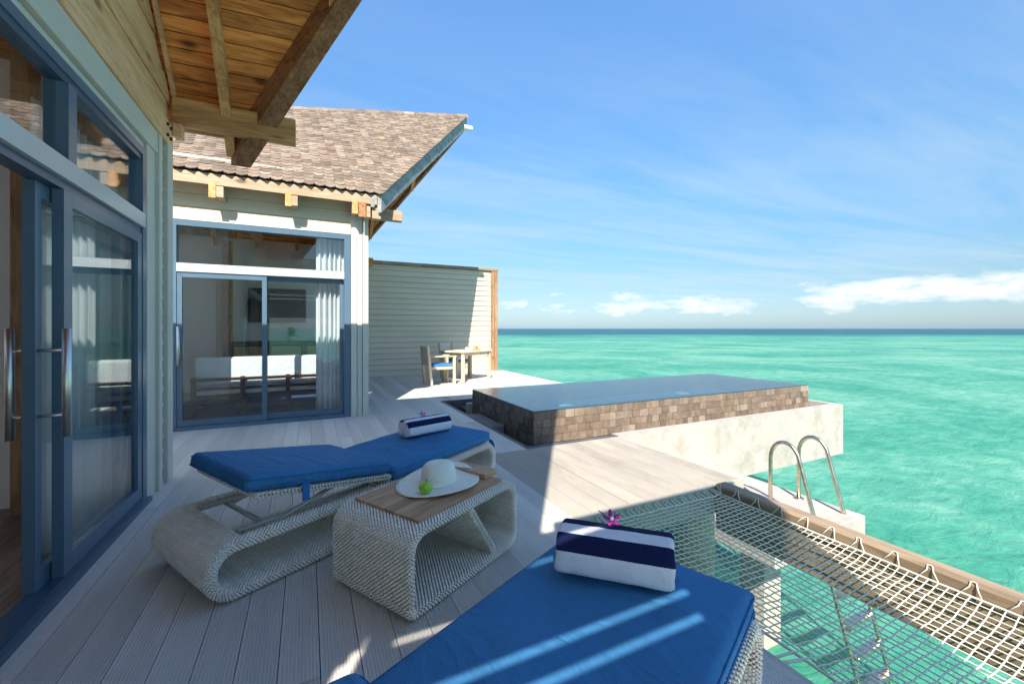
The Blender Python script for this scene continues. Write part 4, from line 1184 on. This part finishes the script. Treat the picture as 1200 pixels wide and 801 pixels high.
# ================================================================== DINING CORNER
dt = tag(empty('dining_table', (3.34, 9.55, .004), R(30)), 'pale teak dining table set with plates by the privacy wall', 'table')
BX('tabletop', 'garden_wood', dt, -.03, 1.13, -.03, .73, .715, .75, .008)
BX('apron', 'garden_wood', dt, .05, 1.05, .05, .65, .64, .713)
for (x, y) in ((0, 0), (1.03, 0), (0, .63), (1.03, .63)): BX('leg', 'garden_wood', dt, x, x + .07, y, y + .07, 0, .712, .006)
def chair(loc, rz, label):
    c = tag(empty('garden_chair', loc, rz), label, 'chair', 'garden chairs at the dining table')
    for y in (-.27, .21):
        BX('leg', 'garden_wood', c, .25, .31, y, y + .06, 0, .64, .006)
        o = MB().hexa([(-.30, y, 0), (-.24, y, 0), (-.24, y + .06, 0), (-.30, y + .06, 0), (-.38, y, .90), (-.32, y, .90), (-.32, y + .06, .90), (-.38, y + .06, .90)]).build('leg', 'garden_wood', c)
        BX('armrest', 'garden_wood', c, -.34, .33, y - .005, y + .065, .641, .67, .006)
        BX('seat_rail', 'garden_wood', c, -.27, .249, y + .01, y + .05, .36, .42)
    BX('seat_rail', 'garden_wood', c, .255, .295, -.209, .209, .36, .42)
    from_bm('seat_cushion', rbox_mesh(.54, .46, .06, .02, (8, 8, 2)), 'blue', c).location = (-.01, 0, .421)
    MB().hexa([(-.335, -.208, .45), (-.32, -.208, .45), (-.32, .208, .45), (-.335, .208, .45), (-.37, -.208, .89), (-.355, -.208, .89), (-.355, .208, .89), (-.37, .208, .89)]).build('back_sling', 'sling', c)
    return c
chair((2.80, 9.70, .004), R(3), 'teak armchair with sling back and blue seat at the open side of the dining table')
chair((3.62, 11.0, .004), R(-62), 'teak armchair with blue seat between the dining table and the privacy wall')
def on_table(u, v): c, s_ = math.cos(R(30)), math.sin(R(30)); return (3.34 + u * c - v * s_, 9.55 + u * s_ + v * c, .755)
for (u, v, lab) in ((.25, .35, 'white plate on the dining table beside the open armchair'), (.75, .2, 'white plate under the bread on the dining table')):
    p = tag(MB().lathe([(0, .004), (.09, .004), (.14, .018), (.142, .016), (.09, 0), (0, 0)], 28).build('plate', 'china', None, True), lab, 'plate', 'plates on the dining table'); p.location = on_table(u, v)
cp = tag(MB().lathe([(0, .004), (.03, .004), (.042, .075), (.039, .075), (.027, .008), (0, .008)], 20).build('cup', 'china', None, True), 'white cup in the middle of the dining table', 'cup'); cp.location = on_table(.52, .33)
mb = MB()
bd = tag(empty('bread_basket', on_table(.75, .2)), 'brown bread rolls heaped on a plate on the dining table', 'bread'); bd.location.z += .005
for (x, y, z) in ((-.045, -.01, 0), (.05, 0, 0), (0, .05, 0), (0, .015, .05)):
    MB().lathe([(.001, 0), (.035, .003), (.05, .025), (.036, .052), (.001, .06)], 14, (x, y, z)).build('bread_roll', 'bread', bd, True)
nk = tag(MB().hexa([(0, 0, 0), (.22, 0, 0), (.22, .12, 0), (0, .12, 0), (.02, .02, .035), (.18, .01, .03), (.2, .1, .02), (.03, .11, .03)]).build('napkin', 'towel_white', None, bevel=.008), 'folded white napkin on the dining table corner', 'napkin')
nk.location = on_table(.12, .08); nk.rotation_euler.z = R(30)
